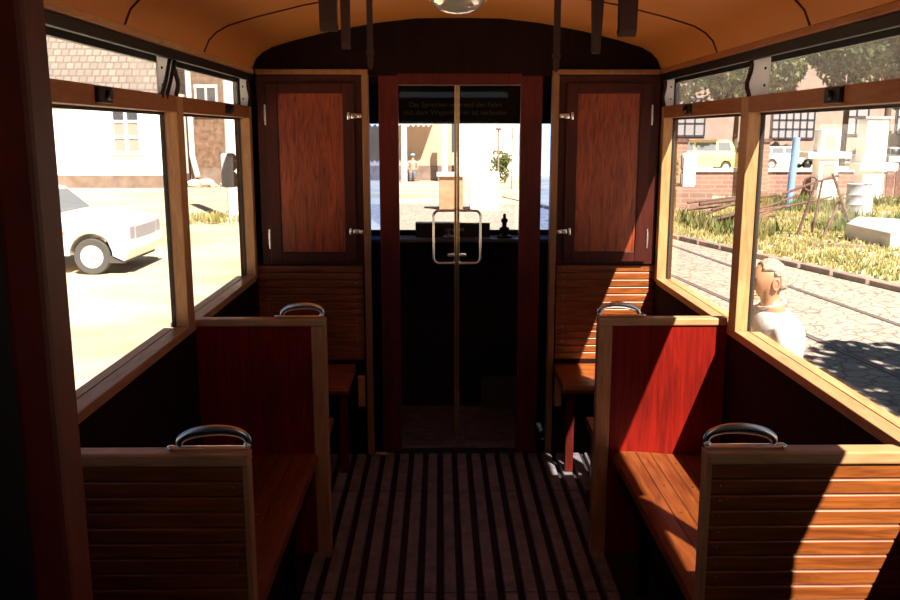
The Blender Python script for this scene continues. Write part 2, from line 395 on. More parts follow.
# sliding glass doors
for (s, n) in ((-1, 1), (1, 2)):
    x0 = -.012
    d = struct('door_%d' % n, box(min(x0+s*.004, x0+s*.29), max(x0+s*.004, x0+s*.29), Y0+.017, Y0+.023, .06, 1.856), 'doorglass')
    e = box(x0+s*.0005, x0+s*.013, Y0+.006, Y0+.030, .09, 1.856, bev=.002)
    obj('edge_strip', e, 'brass', d, label='narrow metal meeting strip')
    hw = .115; zt, zb = 1.258, .998; c = .028; xi = x0+s*.014; xo = x0+s*hw
    P = [(xi, zt)]
    for q in range(7): a = q/6*PI/2; P.append((xo-s*c+s*c*math.sin(a), zt-c+c*math.cos(a)))
    for q in range(7): a = q/6*PI/2; P.append((xo-s*c+s*c*math.cos(a), zb+c-c*math.sin(a)))
    P.append((xi, zb))
    yh = Y0-.03
    pts = [(xi-s*0.0, Y0+.005, zt)] + [(x, yh, z) for x, z in P] + [(xi, Y0+.005, zb)]
    obj('door_handle', tube(NB(), pts, .0065, 10), 'chrome', d, smooth=True)
    obj('lock_tab', box(x0+s*.010, x0+s*.046, Y0-.012, Y0+.01, 1.029, 1.041, bev=.003), 'chrome', d)

# rear partition beside the photographer, and rear platform
bm = NB(); yj = .85
bx(bm, XL, -.512, yj+.01, yj+.05, 0, 1.98); bx(bm, .56, XR, yj+.01, yj+.05, 0, 1.98)
bx(bm, XL, XR, yj, yj+.04, 1.98, 2.05)
bx(bm, XL, XR, -.9, -.86, 0, 1.0); bx(bm, XL, XR, -.9, -.86, 1.75, 2.0); bx(bm, XL, -.55, -.9, -.86, 1.0, 1.75); bx(bm, .55, XR, -.9, -.86, 1.0, 1.75)
struct('wall_back', bm, 'blackpaint')
struct('window_10', box(-.55, .55, -.885, -.88, 1.0, 1.75), 'pane')  # unseen rear window, added to bring light onto the door jamb
struct('trim_30', box(-.520, -.480, yj-.005, yj+.05, 0, 1.98, bev=.006), 'jambred')
struct('trim_31', box(.50, .565, yj-.005, yj+.05, 0, 1.98, bev=.006), 'jambred')

# front platform
bm = NB()
yf = 5.45
bx(bm, XL, XR, yf, yf+.06, -.3, 1.02); bx(bm, XL, XR, yf, yf+.06, 1.70, 2.05)
bx(bm, XL, -.72, yf, yf+.06, 1.02, 1.70); bx(bm, .74, XR, yf, yf+.06, 1.02, 1.70)
struct('wall_vestibule', bm, 'vestibule')
hb = box(-.6, .6, yf-.03, yf, 1.69, 1.90); 
sb = obj('header_board', hb, 'blackpaint'); sb['kind'] = 'structure'; sb.name = 'trim_40'
w9 = struct('window_9', box(-.72, .74, yf+.02, yf+.03, 1.02, 1.70), 'pane')
fr = NB(); bx(fr, -.72, .74, yf-.01, yf+.02, 1.02, 1.035); bx(fr, -.72, .74, yf-.01, yf+.02, 1.685, 1.70)
obj('window_frame', fr, 'darkgrey', w9)
def text(s, size, x, y, z, mat):
    cu = D.curves.new('t', 'FONT'); cu.body = s; cu.size = size; cu.align_x = 'CENTER'; cu.extrude = .0006
    o = D.objects.new('t', cu); COL.objects.link(o); dg = bpy.context.evaluated_depsgraph_get()
    me = D.meshes.new_from_object(o.evaluated_get(dg)); D.objects.remove(o); bm = NB(); bm.from_mesh(me); D.meshes.remove(me)
    bm.transform(Matrix.Translation((x, y, z)) @ Matrix.Rotation(PI/2, 4, 'X')); return bm
n = thing('painted_notice', 'faint two-line gilt lettering on the dark board over the windscreen', 'notice', (0, yf-.031, 1.74))
obj('lettering', text('Das Sprechen während der Fahrt', .042, .0, yf-.031, 1.785, 'goldlettering'), 'goldlettering', n)
obj('lettering', text('mit dem Wagenführer ist verboten', .044, .0, yf-.031, 1.738, 'goldlettering'), 'goldlettering', n)

# ------------------------------------------------------------ cabin furniture
def rounded_slats(bm, x0, x1, yf, th, z0, z1, n, M=None):
    p = (z1-z0)/n; e = .0008
    for i in range(n):
        a = z0+p*i+e; b = z0+p*(i+1)-e; r = .006
        pts = [(yf+th, a), (yf+.0025, a), (yf, a+.003)]
        for q in range(5):
            t = q/4*PI/2; pts.append((yf+r-r*math.cos(t), b-r+r*math.sin(t)))
        pts.append((yf+th, b))
        prism(bm, pts, 'x', x0, x1)
def grab_handle(root, s, xa, y, z, w=.150, h=.036):
    """crescent handle on a base plate; xa is the aisle end, s the wall side direction"""
    bm = NB(); P = []; R = []; N = 22
    for q in range(N+1):
        t = q/N; P.append((xa + s*w*(.5-.5*math.cos(t*PI))*1.0, y, z+.010+h*math.sin(t*PI)**.7*(1.15-.3*t))); R.append(.0048+.0035*math.sin(t*PI))
    tube(bm, P, R, 10, flat=(1.5, .62))
    sphere(bm, (xa+s*.003, y, z+.010), .009, u=12, v=8)
    tube(bm, [(xa-s*.004, y, z+.006), (xa+s*(w+.012), y, z+.006)], .0065, 10, flat=(1.5, .7))
    sphere(bm, (xa+s*(w+.016), y, z+.006), .010, (1.2, 1, .6), u=12, v=8)
    h = obj('grab_handle', bm, 'chrome', root, smooth=True, label='chrome crescent handle')
def side(s): return 'left' if s < 0 else 'right'
def far_partition(s):
    X = XR if s > 0 else XL; xa = .492 if s > 0 else -.520; y0 = 3.168; top = .955
    r = thing('seat_partition', 'smooth-faced oak-framed partition in front of the %s cupboard' % side(s), 'partition', ((X+xa)/2, y0, 0))
    obj('panel', box(xa+s*.03, X, y0+.004, y0+.034, 0.02, top-.025), 'redpanel' , r)
    obj('top_rail', box(xa, X-s*.002, y0-.004, y0+.046, top-.028, top, bev=.005), 'oakacross', r)
    obj('post', box(xa, xa+s*.055, y0, y0+.045, 0, top-.028, bev=.005), 'oak', r)
    sl = NB(); rounded_slats(sl, min(xa+s*.06, X), max(xa+s*.06, X), 0, .012, .47, .92, 12)
    sl.transform(Matrix.Translation((0, y0+.048, 0)) @ Matrix.Diagonal((1, -1, 1, 1))); bmesh.ops.reverse_faces(sl, faces=sl.faces[:])
    obj('backrest', sl, 'slatwood', r)
    st = NB()
    prism(st, [(y0+.05, .41), (y0+.05, .435), (y0+.36, .45), (y0+.40, .44), (y0+.41, .42), (y0+.39, .405)], 'x', min(xa+s*.03, X-s*.01), max(xa+s*.03, X-s*.01))
    obj('seat', st, 'slatwood', r)
    obj('leg', box(xa+s*.05, xa+s*.09, y0+.32, y0+.36, 0, .41, bev=.004), 'slatwood', r)
    grab_handle(r, s, xa+s*.004 if s > 0 else xa+s*.012, y0+.02, top)
    return r
def near_partition(s):
    X = XR if s > 0 else XL; xa = .480 if s > 0 else -.508; y0 = 1.785; top = .955
    r = thing('seat_partition', 'slatted partition across the %s of the aisle nearest the viewer' % side(s), 'partition', ((X+xa)/2, y0, 0))
    sl = NB(); rounded_slats(sl, min(xa+s*.014, X), max(xa+s*.014, X), y0+.004, .02, .10, .926, 23)
    obj('slats', sl, 'slatwood', r)
    obj('top_rail', box(xa, X-s*.002, y0-.003, y0+.045, top-.03, top, bev=.005), 'oakacross', r)
    obj('stile', box(xa+s*.001, xa+s*.014, y0+.002, y0+.042, 0, top-.03, bev=.002), 'oak', r)
    obj('back_panel', box(xa+s*.014, X, y0+.0245, y0+.04, .05, top-.03), 'redpanel', r)
    for i in range(22): obj('screw', sphere(NB(), (xa+s*.035, y0+.003, .10+.0359*(i+.6)), .0024, u=8, v=6), 'brass', r)
    grab_handle(r, s, xa+s*.002, y0+.02, top)
def bench(s):
    X = XR if s > 0 else XL; xa = .578 if s > 0 else -.578; ya, yb = 1.84, 3.166
    r = thing('longitudinal_bench', 'long wooden bench along the %s wall between two partitions' % side(s), 'bench', ((X+xa)/2, (ya+yb)/2, 0))
    pts = [(xa-s*.012, .395), (xa-s*.020, .412), (xa-s*.012, .428), (xa+s*.02, .437), (xa+s*.08, .435), (xa+s*.2, .425), (X-s*.002, .42), (X-s*.002, .39), (xa+s*.02, .39)]
    bm = NB(); prism(bm, pts, 'y', ya, yb); obj('seat', bm, 'seatwood', r, smooth=True)
    gp = NB()
    for i in range(5): bx(gp, xa+s*(.07+.055*i), xa+s*(.0715+.055*i), ya+.01, yb-.01, .4365-.0022*i, .4376-.0022*i)
    obj('joints', gp, 'ribdark', r)
    for i in range(6):
        for j in range(2): obj('screw', sphere(NB(), (xa+s*(.10+.10*j), ya+.12+i*.22, .4352-.006*j), .004, (1, 1, .4), u=8, v=6), 'brass', r)
    obj('fascia', box(xa+s*.01, xa+s*.025, ya, yb, .30, .392), 'darkmahogany', r)
    obj('base_board', box(xa+s*.12, xa+s*.135, ya, yb, 0, .392), 'darkmahogany', r)
    for yy in (ya+.35, yb-.3):
        obj('leg', box(xa+s*.03, xa+s*.07, yy, yy+.04, 0, .39, bev=.004), 'darkmahogany', r)
def bulkhead_seat(s):
    X = XR if s > 0 else XL; xa = .476 if s > 0 else -.468; xs = .555 if s > 0 else -.60; y1 = YB+.02
    r = thing('transverse_seat', 'slat-backed seat with turned-down front edge under the %s cupboard' % side(s), 'seat', ((X+xa)/2, 4.15, 0))
    sl = NB(); rounded_slats(sl, min(xa+s*.01, X), max(xa+s*.01, X), YB-.002, .02, .50, .985, 13)
    obj('backrest', sl, 'slatwood', r)
    for i in range(13):
        for xx in (xa+s*.045, X-s*.05): obj('screw', sphere(NB(), (xx, YB-.003, .50+.0373*(i+.55)), .003, u=8, v=6), 'chrome', r)
    pts = [(3.95, .425), (3.94, .445), (3.95, .465), (3.99, .475), (4.15, .468), (y1-.024, .478), (y1-.024, .44), (4.0, .44), (3.97, .425)]
    # plan outline with a rounded aisle corner
    st = NB(); prism(st, pts, 'x', min(xs-s*.075, X-s*.005), max(xs-s*.075, X-s*.005))
    obj('seat', st, 'slatwood', r, smooth=True)
    obj('skirt', box(xs-s*.04, X-s*.01, 3.99, 4.008, .38, .44), 'darkmahogany', r)
    lx = .522 if s > 0 else -.555
    obj('leg', box(lx-.02, lx+.02, 3.975, 4.015, .027, .44, bev=.005), 'jambred', r)
    obj('bracket', box(xa+s*.01, xa+s*.045, YB-.03, YB+.02, .26, .42, bev=.004), 'oak', r)
    bm = NB(); bx(bm, xa+s*.01, X, YB-.002, YB+.018, 0, .50); obj('lower_panel', bm, 'darkmahogany', r)
def cupboard(s):
    X = XR-.01 if s > 0 else XL+.03; xa = .478 if s > 0 else -.470; y0 = YB-.02
    r = thing('wall_cupboard', 'tall mahogany wall cupboard with chrome latches, %s of the glass doors' % side(s), 'cupboard', ((X+xa)/2, y0, .987))
    lo, hi = sorted((xa, X)); bm = NB(); z0, z1 = .990, 1.90
    bx(bm, lo, hi, y0+.006, YB+.019, z0, z1, bev=.002); obj('body', bm, 'cupboardframe', r)
    dl, dh = (lo+.045, hi-.035) if s < 0 else (lo+.035, hi-.045)
    sw = .055; pz0, pz1 = 1.055, 1.815
    fr = NB()
    bx(fr, dl, dl+sw, y0-.012, y0+.0055, 1.005, 1.865, bev=.003); bx(fr, dh-sw, dh, y0-.012, y0+.0055, 1.005, 1.865, bev=.003)
    bx(fr, dl+sw, dh-sw, y0-.012, y0+.0055, 1.005, pz0, bev=.003); bx(fr, dl+sw, dh-sw, y0-.012, y0+.0055, pz1, 1.865, bev=.003)
    d = obj('door', fr, 'cupboardframe', r)
    obj('door_panel', box(dl+sw-.002, dh-sw+.002, y0-.004, y0+.0055, pz0-.002, pz1+.002), 'cupboardpanel', d, label='lighter reddish panel')
    hx = dl-.004 if s < 0 else dh+.004; lx = dh+.002 if s < 0 else dl-.002
    for zz in (1.12, 1.715):
        h = NB(); cyl(h, (hx, y0-.012, zz-.048), (hx, y0-.012, zz+.048), .0038); bx(h, hx-.006, hx+.006, y0-.0085, y0+.0055, zz-.030, zz+.030); obj('hinge', h, 'chrome', d, smooth=True)
    for zz in (1.155, 1.71):
        l = NB(); sx = 1 if s < 0 else -1
        bx(l, lx-.016, lx+.016, y0-.016, y0-.010, zz-.012, zz+.012, bev=.002)
        bx(l, lx-sx*.035, lx-sx*.022, y0-.018, y0-.011, zz-.018, zz+.018, bev=.003)
        cyl(l, (lx-sx*.01, y0-.026, zz), (lx+sx*.02, y0-.026, zz), .005); cyl(l, (lx, y0-.03, zz), (lx, y0-.012, zz), .007)
        lathe(l, [(0, -.004), (.010, -.002), (.013, .006), (.010, .012), (0, .014)], (lx+sx*.025, y0-.020, zz), 14, Matrix.Rotation(PI/2, 4, 'X'))
        obj('latch', l, 'chrome', d, smooth=True)
for s in (-1, 1):
    far_partition(s); near_partition(s); bench(s); bulkhead_seat(s); cupboard(s)

# floor grating sections
def two_mats(o, mat2, test):
    o.data.materials.append(MAT[mat2])
    for p in o.data.polygons:
        if test(p): p.material_index = 1
def grating(y0, y1, label, x0=-.60, x1=.56):
    bm = NB(); x = x0
    bx(bm, x0, x1, y0+.001, y1-.001, .0005, .003)
    pc = .0722; xs = -.516
    while xs > x0+.06: xs -= pc
    while xs < x1:
        w = .044
        prism(bm, [(xs, .002), (xs+w, .002), (xs+w, .024), (xs+w-.003, .027), (xs+.003, .027), (xs, .024)], 'y', y0+.002, y1-.002)
        yy = y0+.10
        while yy < y1:
            cyl(bm, (xs+w/2, yy, .0265), (xs+w/2, yy, .0285), .0035, n=8); yy += .22
        xs += pc
    o = single('floor_grating', bm, 'floorwood', label, 'floor grating', 'lengthwise slatted gratings in the aisle', loc=((x0+x1)/2, (y0+y1)/2, 0))
    two_mats(o, 'floorgap', lambda p: p.center.z < .0031)
grating(3.755, 4.235, 'short slatted floor grating in front of the glass doors', -.95, .93)
grating(2.862, 3.75, 'slatted floor grating between the two tall oak partition posts')
grating(1.90, 2.857, 'slatted floor grating nearest the viewer at the bottom of the aisle')
grating(1.00, 1.895, 'slatted floor grating at the very front under the camera')
bm = NB(); y = 4.36
while y < 5.05:
    prism(bm, [(y, .0), (y+.04, .0), (y+.037, .018), (y+.003, .018)], 'x', -.33, .33); y += .066
bx(bm, -.33, .33, 4.36, 5.05, .0005, .003)
single('cross_grating', bm, 'floorwood', 'crosswise slatted grating behind the glass doors', 'floor grating', loc=(0, 4.7, 0))
struct('trim_41', box(-.44, .45, 4.24, 4.355, .0, .010), 'blackpaint')
pm = prism(NB(), [(-.425, 4.262), (-.34, 4.25), (-.332, 4.272), (-.375, 4.285), (-.38, 4.30), (-.43, 4.29)], 'z', .011, .0125)
single('paper_scrap', pm, 'paper', 'small yellow torn scrap of paper at the foot of the left door jamb', 'paper', loc=(-.38, 4.28, .011))

# hanging straps
def loop_strap(x, y, zt, zb, w, label, taper=.1):
    r = thing('hanging_strap', label, 'strap', (x, y, zt), 'leather straps hanging from the ceiling')
    bm = NB(); C_ = []; Wd_ = []; h = zt-zb; d_ = .022
    for q in range(13): t_ = q/12; C_.append((-d_*min(1, .25+t_*1.2), zt-(h-d_)*t_)); Wd_.append(w*(1-taper*t_) if t_ > .25 else w*(.6+1.6*t_)*(1-taper*t_))
    for q in range(1, 8): a_ = PI*q/8; C_.append((-d_*math.cos(a_), zb+d_-d_*math.sin(a_))); Wd_.append(w*(1-taper))
    for q in range(12, -1, -1): t_ = q/12; C_.append((d_*min(1, .25+t_*1.2), zt-(h-d_)*t_)); Wd_.append(w*.9*(1-taper*t_) if t_ > .25 else w*.9*(.6+1.6*t_)*(1-taper*t_))
    V = []
    for q, ((dy_, z_), ww) in enumerate(zip(C_, Wd_)):
        a_ = C_[max(q-1, 0)]; b_ = C_[min(q+1, len(C_)-1)]; tn = Vector((0, b_[0]-a_[0], b_[1]-a_[1])).normalized(); nn = Vector((0, -tn.z, tn.y))*.0022
        V.append([bm.verts.new((x+sx*ww/2, y+dy_+sn*nn.y, z_+sn*nn.z)) for sx, sn in ((-1, -1), (1, -1), (1, 1), (-1, 1))])
    for A, B in zip(V, V[1:]):
        for k_ in range(4): bm.faces.new((A[k_], A[(k_+1) % 4], B[(k_+1) % 4], B[k_]))
    bm.faces.new(V[0]); bm.faces.new(V[-1][::-1]); bmesh.ops.recalc_face_normals(bm, faces=bm.faces[:])
    obj('loop', bm, 'leather', r, smooth=True)
    obj('keeper', box(x-w/2-.002, x+w/2+.002, y-.027, y+.027, zt-.05, zt-.036, bev=.003), 'ribdark', r)
    return r
def czl(x): 
    x = abs(x)
    for (a, za), (b, zb) in zip(prof, prof[1:]):
        if a <= x <= b: return za+(zb-za)*(x-a)/(b-a)
    return 1.9
def flat_strap(x, y, zb, w, label, name='hanging_strap', mat='leather'):
    zt = czl(x)
    r = thing(name, label, 'strap', (x, y, zt), 'leather straps hanging from the ceiling')
    bm = NB(); prism(bm, [(x-w/2, zt), (x+w/2, zt), (x+w/2*.96, zb+.03), (x+w/2*.7, zb+.006), (x, zb), (x-w/2*.7, zb+.006), (x-w/2*.96, zb+.03)], 'y', y-.004, y+.004)
    obj('band', bm, mat, r)
    b2 = box(x-w/2-.003, x+w/2+.003, y-.007, y+.007, zb+.05, zb+.064, bev=.002); obj('keeper', b2, mat, r)
loop_strap(.42, 2.5, czl(.42), 1.892, .052, 'broad leather loop strap hanging from the ceiling, rightmost')
loop_strap(.38, 2.75, czl(.38), 1.868, .046, 'tapered leather loop strap, second from the right', .55)
flat_strap(.325, 3.25, 1.845, .024, 'narrow long strap hanging above the right oak door post')
flat_strap(-.344, 3.25, 1.855, .022, 'narrow long strap hanging above the left oak door post')
loop_strap(-.393, 2.9, czl(.393), 1.895, .032, 'slender leather loop strap, second from the left', .2)
loop_strap(-.398, 2.5, czl(.398), 1.905, .052, 'broad leather loop strap hanging from the ceiling, leftmost')

# ceiling lamp
r = thing('ceiling_lamp', 'round ceiling lamp with a glass dome and black ring', 'lamp', (-.03, 3.25, 2.155))
lx, ly = -.03, 3.25
bm = lathe(NB(), [(.09, 2.152), (.135, 2.152), (.142, 2.135), (.130, 2.112), (.105, 2.105), (.098, 2.115), (.09, 2.13)], (lx, ly, 0), 40); obj('ring', bm, 'blackpaint', r, smooth=True)
bm = lathe(NB(), [(.112, 2.108), (.118, 2.104), (.112, 2.099), (.103, 2.101)], (lx, ly, 0), 40); obj('bezel', bm, 'brass', r, smooth=True)
bm = lathe(NB(), [(.100, 2.106), (.092, 2.082), (.07, 2.062), (.04, 2.050), (.012, 2.046), (0, 2.0455), ], (lx, ly, 0), 40)
obj('dome', bm, 'lampglass', r, smooth=True)
bm = lathe(NB(), [(0, 2.148), (.095, 2.146), (.095, 2.140), (0, 2.138)], (lx, ly, 0), 30); obj('reflector', bm, 'whitepaint', r)

# driver's stand
r = thing('control_desk', 'dark driver desk below the windscreen with a grey box on it', 'desk', (0, 5.35, 0))
obj('desk_top', box(-.60, .62, 5.22, yf-.032, .985, 1.005, bev=.004), 'mirrorshell', r)
obj('desk_front', box(-.58, .60, 5.26, 5.28, .35, .985), 'vestibule', r)
obj('shelf_box', box(-.245, .21, 5.33, 5.40, 1.005, 1.085, bev=.003), 'greybox', r)
obj('shelf_plate', box(-.245, .21, 5.325, 5.40, 1.085, 1.093), 'brass', r)
bm = NB(); lathe(bm, [(0, 0), (.05, 0), (.052, .012), (.035, .022), (.018, .026), (.015, .04), (.03, .045), (.03, .055), (0, .06)], (-.04, 5.29, 1.005), 20)
tube(bm, [(-.04, 5.29, 1.05), (.05, 5.27, 1.056)], .008, 8); 
single('brake_valve', bm, 'chrome', 'round bright brake valve on the desk behind the door handles', 'valve', loc=(-.04, 5.29, 1.005), smooth=True)
bm = NB(); lathe(bm, [(0, 0), (.045, 0), (.045, .012), (.022, .018), (.018, .04), (.03, .05), (.03, .06), (.014, .068), (.014, .09), (.022, .10), (.02, .112), (.010, .12), (.008, .145), (0, .148)], (.295, 5.29, 1.005), 20)
single('control_lever', bm, 'blackpaint', 'small dark turned lever standing at the right of the desk', 'lever', loc=(.295, 5.29, 1.005), smooth=True)
single('step_box', box(.16, .42, 5.02, 5.20, 0, .16, bev=.006), 'greybox', 'bluish grey box on the platform floor low behind the right glass door', 'box', loc=(.29, 5.1, 0))

# exterior side mirrors
for s, lab in ((-1, 'rounded grey driving mirror outside the far left window'), (1, 'pale sunlit driving mirror outside the far right window')):
    mx_ = -1.275 if s < 0 else 1.30; my = 4.95; r = thing('driving_mirror', lab, 'mirror', (mx_, my, 1.42))
    bm = NB()
    for (zc, hh) in ((1.47, .052), (1.375, .047)):
        t = NB(); bmesh.ops.create_cube(t, size=1)
        for v in t.verts: v.co = Vector((mx_+v.co.x*.085, my+v.co.y*.045, zc+v.co.z*hh*1.95))
        bmesh.ops.bevel(t, geom=t.edges[:], offset=.019, segments=4, affect='EDGES', profile=.5); merge(bm, t)
    obj('shell', bm, 'mirrorshell' if s < 0 else 'whitepaint', r, smooth=True)  # right shell and glass painted white to look sunlit
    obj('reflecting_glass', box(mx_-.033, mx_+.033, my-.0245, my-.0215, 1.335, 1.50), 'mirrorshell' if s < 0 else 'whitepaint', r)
    obj('arm', tube(NB(), [((1.055 if s > 0 else -1.08), my+.04, 1.36), (mx_-s*.03, my+.02, 1.34), (mx_, my, 1.36)], .009, 8), 'darkgrey', r, smooth=True)

# ------------------------------------------------------------ outside: ground
G = -.75
struct('ground', box(-60, 60, -30, 110, G-.2, G), 'dirt')
def xk(y): return 6.87-.24*(y-12.96)       # kerb line
# cobbled street
bm = NB(); prism(bm, [(1.35, -12), (xk(-12), -12), (xk(30), 30), (-3.0, 30), (1.35, 7)], 'z', G, G+.004)
struct('street', bm, 'cobbles')
bm = NB()
for i in range(44):
    y = -8+i*.85; a = math.atan(-.24)
    M = Matrix.Translation((xk(y)+.09, y, G+.05)) @ Matrix.Rotation(math.atan(.24), 4, 'Z')
    bx(bm, -.09, .09, -.40, .40, -.05, .05+random.uniform(-.01, .01), bev=.015, M=M)
single('kerb', bm, 'kerbstone', 'worn stone kerb between the cobbled street and the grass', 'kerb', loc=(6, 14, G))
for (x0, lab) in ((4.45, 'tram rail in the cobbles nearer the car'), (5.90, 'tram rail in the cobbles nearer the kerb')):
    bm = NB(); M = Matrix.Translation((x0, 8.3, G+.004)) @ Matrix.Rotation(math.atan(.10), 4, 'Z')
    bx(bm, -.03, .03, -14, 16, 0, .012, M=M); bx(bm, .05, .065, -14, 16, 0, .008, M=M)
    single('tram_rail', bm, 'railsteel', lab, 'rail', 'tram rails', loc=(x0, 8.3, G))
# verge with grass
bm = NB(); prism(bm, [(xk(-12)+.18, -12), (40, -12), (40, 33), (xk(33)+.18, 33)], 'z', G, G+.05)
struct('verge', bm, 'dirt')
def blades(n, area, h, mat, name, label, cat, w=.02, seed=1, inside=None):
    rr = random.Random(seed); bm = NB(); x0, x1, y0, y1 = area
    k = 0
    while k < n:
        x = rr.uniform(x0, x1); y = rr.uniform(y0, y1)
        if inside and not inside(x, y): continue
        k += 1
        for j in range(3):
            a = rr.uniform(0, 2*PI); hh = h*rr.uniform(.4, 1.2); dx, dy = math.cos(a)*w, math.sin(a)*w; lx, ly = rr.uniform(-.4, .4)*hh, rr.uniform(-.4, .4)*hh
            v = [bm.verts.new((x-dx, y-dy, G+.04)), bm.verts.new((x+dx, y+dy, G+.04)), bm.verts.new((x+dx*.6+lx*.5, y+dy*.6+ly*.5, G+.04+hh*.6)), bm.verts.new((x-dx*.6+lx*.5, y-dy*.6+ly*.5, G+.04+hh*.6)), bm.verts.new((x+lx, y+ly, G+.04+hh))]
            bm.faces.new((v[0], v[1], v[2], v[3])); bm.faces.new((v[3], v[2], v[4]))
    o = single(name, bm, mat, label, cat); o['kind'] = 'stuff'; return o
blades(17000, (4.5, 16, 12, 30.2), .13, 'grass', 'grass', 'sunlit yellow-green grass growing on the verge behind the kerb', 'grass', .022, 1, lambda x, y: x > xk(y)+.3)
blades(1500, (6, 15, 17, 30.2), .38, 'weeds', 'weeds', 'taller green weeds between the scrap and the wall', 'weeds', .028, 2, lambda x, y: x > xk(y)+1.0 and (math.sin(x*1.3)+math.cos(y*.9)) > .1)

# ------------------------------------------------------------ the white car on the left
def car(name, label, cat, loc, L, Wd, H, bodymat, prof, glassrows, wheel=(.31, .75, 3.2), rot=0, detail=True, group=None):
    """prof: side outline (x from front 0 to -L, z above ground) ; car faces +x locally"""
    r = thing(name, label, cat, loc, group); r.rotation_euler = (0, 0, rot)
    def ob(nm, bm, mat, parent=r, smooth=False, label=None):
        me = D.meshes.new(nm); bm.to_mesh(me); bm.free(); me.materials.append(MAT[mat])
        if smooth:
            me.polygons.foreach_set('use_smooth', [True]*len(me.polygons))
            try: me.set_sharp_from_angle(angle=math.radians(35))
            except Exception: pass
        o = D.objects.new(nm, me); COL.objects.link(o); o.parent = parent
        if label: o['label'] = label
        return o
    wr_, wf, wb = wheel
    # lower body with wheel arches
    low, roof = prof
    def arch(cx):
        return [(cx+(wr_+.06)*math.cos(a), max(.22, .02+wr_+(wr_+.06)*math.sin(a))) for a in [PI*q/12 for q in range(13)]]
    pts = list(low) + [(-L+.05, .24)] + arch(-wf-wb)[::-1] + arch(-wf)[::-1] + [(-.10, .24)]
    bm = NB(); prism(bm, pts, 'y', -Wd/2, Wd/2)
    bmesh.ops.bevel(bm, geom=[e for e in bm.edges if abs(e.verts[0].co.y) > Wd/2-.01 and abs(e.verts[0].co.y-e.verts[1].co.y) < .01 and min(e.verts[0].co.z, e.verts[1].co.z) > .5], offset=.05, segments=3, affect='EDGES', profile=.5)
    ob('body', bm, bodymat, smooth=True)
    # greenhouse, tapering inwards
    belt = max(p[1] for p in low)-.03
    gb = NB(); n = len(roof); top = max(p[1] for p in roof)
    def yy(z): return Wd/2-.04-.16*(z-belt)/(top-belt)
    a = [gb.verts.new((x, -yy(z), z)) for x, z in roof]; b = [gb.verts.new((x, yy(z), z)) for x, z in roof]
    gb.faces.new(a); gb.faces.new(b[::-1])
    for i in range(n): gb.faces.new((a[i], b[i], b[(i+1) % n], a[(i+1) % n]))
    bmesh.ops.recalc_face_normals(gb, faces=gb.faces[:])
    ob('cabin', gb, bodymat, smooth=True)
    for (x0, x1, x2, x3, z0, z1) in glassrows:      # side glass: bottom x0..x1, top x2..x3
        for sd in (-1, 1):
            w = NB(); vs_ = [w.verts.new((x, sd*(yy(z)+.004), z)) for x, z in ((x0, z0), (x1, z0), (x3, z1), (x2, z1))]
            f = w.faces.new(vs_); e = bmesh.ops.extrude_face_region(w, geom=[f]); bmesh.ops.translate(w, verts=[v for v in e['geom'] if isinstance(v, bmesh.types.BMVert)], vec=(0, -sd*.01, 0)); bmesh.ops.recalc_face_normals(w, faces=w.faces[:])
            ob('side_window', w, 'carglass')
    fx0, fz0 = roof[0]; fx1, fz1 = roof[1]
    w = NB(); P = []
    for t, sg in ((.1, -1), (.1, 1), (.9, 1), (.9, -1)):
        x = fx0+(fx1-fx0)*t; z = fz0+(fz1-fz0)*t; P.append(w.verts.new((x+.006, sg*(yy(z)-.05), z+.006)))
    f = w.faces.new(P); e = bmesh.ops.extrude_face_region(w, geom=[f]); bmesh.ops.translate(w, verts=[v for v in e['geom'] if isinstance(v, bmesh.types.BMVert)], vec=(-.012, 0, -.006)); bmesh.ops.recalc_face_normals(w, faces=w.faces[:])
    ob('windscreen', w, 'carglass')
    for cx in (-wf, -wf-wb):
        for sd in (-1, 1):
            t = NB(); lathe(t, [(wr_*.62, -.07), (wr_*.95, -.08), (wr_, -.05), (wr_, .05), (wr_*.95, .08), (wr_*.62, .07), (wr_*.62, -.07)], (0, 0, 0), 28)
            t.transform(Matrix.Translation((cx, sd*(Wd/2-.10), wr_)) @ Matrix.Rotation(PI/2, 4, 'X')); wh = ob('wheel', t, 'rubber', smooth=True)
            t = NB(); lathe(t, [(0, .075), (.045, .078), (.06, .06), (wr_*.35, .05), (wr_*.5, .065), (wr_*.63, .072), (wr_*.63, -.05), (0, -.05)], (0, 0, 0), 28)
            t.transform(Matrix.Translation((cx, sd*(Wd/2-.10), wr_)) @ Matrix.Rotation(PI/2*(1 if sd < 0 else -1), 4, 'X')); ob('wheel_rim', t, 'hubpaint', wh, smooth=True)
    if detail:
        for sd in (-1, 1):
            h = NB(); bx(h, -.16, .022, sd*(Wd/2-.14)-.12, sd*(Wd/2-.14)+.12, .60, .82, bev=.012); ob('headlight', h, 'greywall')
            ob('indicator', box(-wf-.55, -wf-.43, sd*Wd/2-.008, sd*Wd/2+.008, .70, .74), 'amber')
        ob('grille', box(-.02, .024, -Wd/2+.29, Wd/2-.29, .60, .80), 'greywall')
        b = NB(); bx(b, -.05, .09, -Wd/2-.015, Wd/2+.015, .42, .52, bev=.03); ob('bumper', b, 'whitelacquer', smooth=True)
        b = NB(); bx(b, -.45, -.1, -Wd/2+.03, Wd/2-.03, .20, .32); ob('undertray', b, 'rubber')
        l = box(-3.3, -.05, -Wd/2-.006, -Wd/2+.006, .80, .815); ob('trim_line', l, 'chrome')
        # mirror and door line
        ob('door_gap', box(-1.32, -1.305, -Wd/2-.004, -Wd/2+.004, .35, .98), 'darkgrey')
    return r
sedan_low = [(0, .40), (.02, .62), (-.01, .86), (-.12, .93), (-1.25, 1.03), (-3.1, 1.03), (-4.1, .98), (-4.25, .85), (-4.25, .4)]
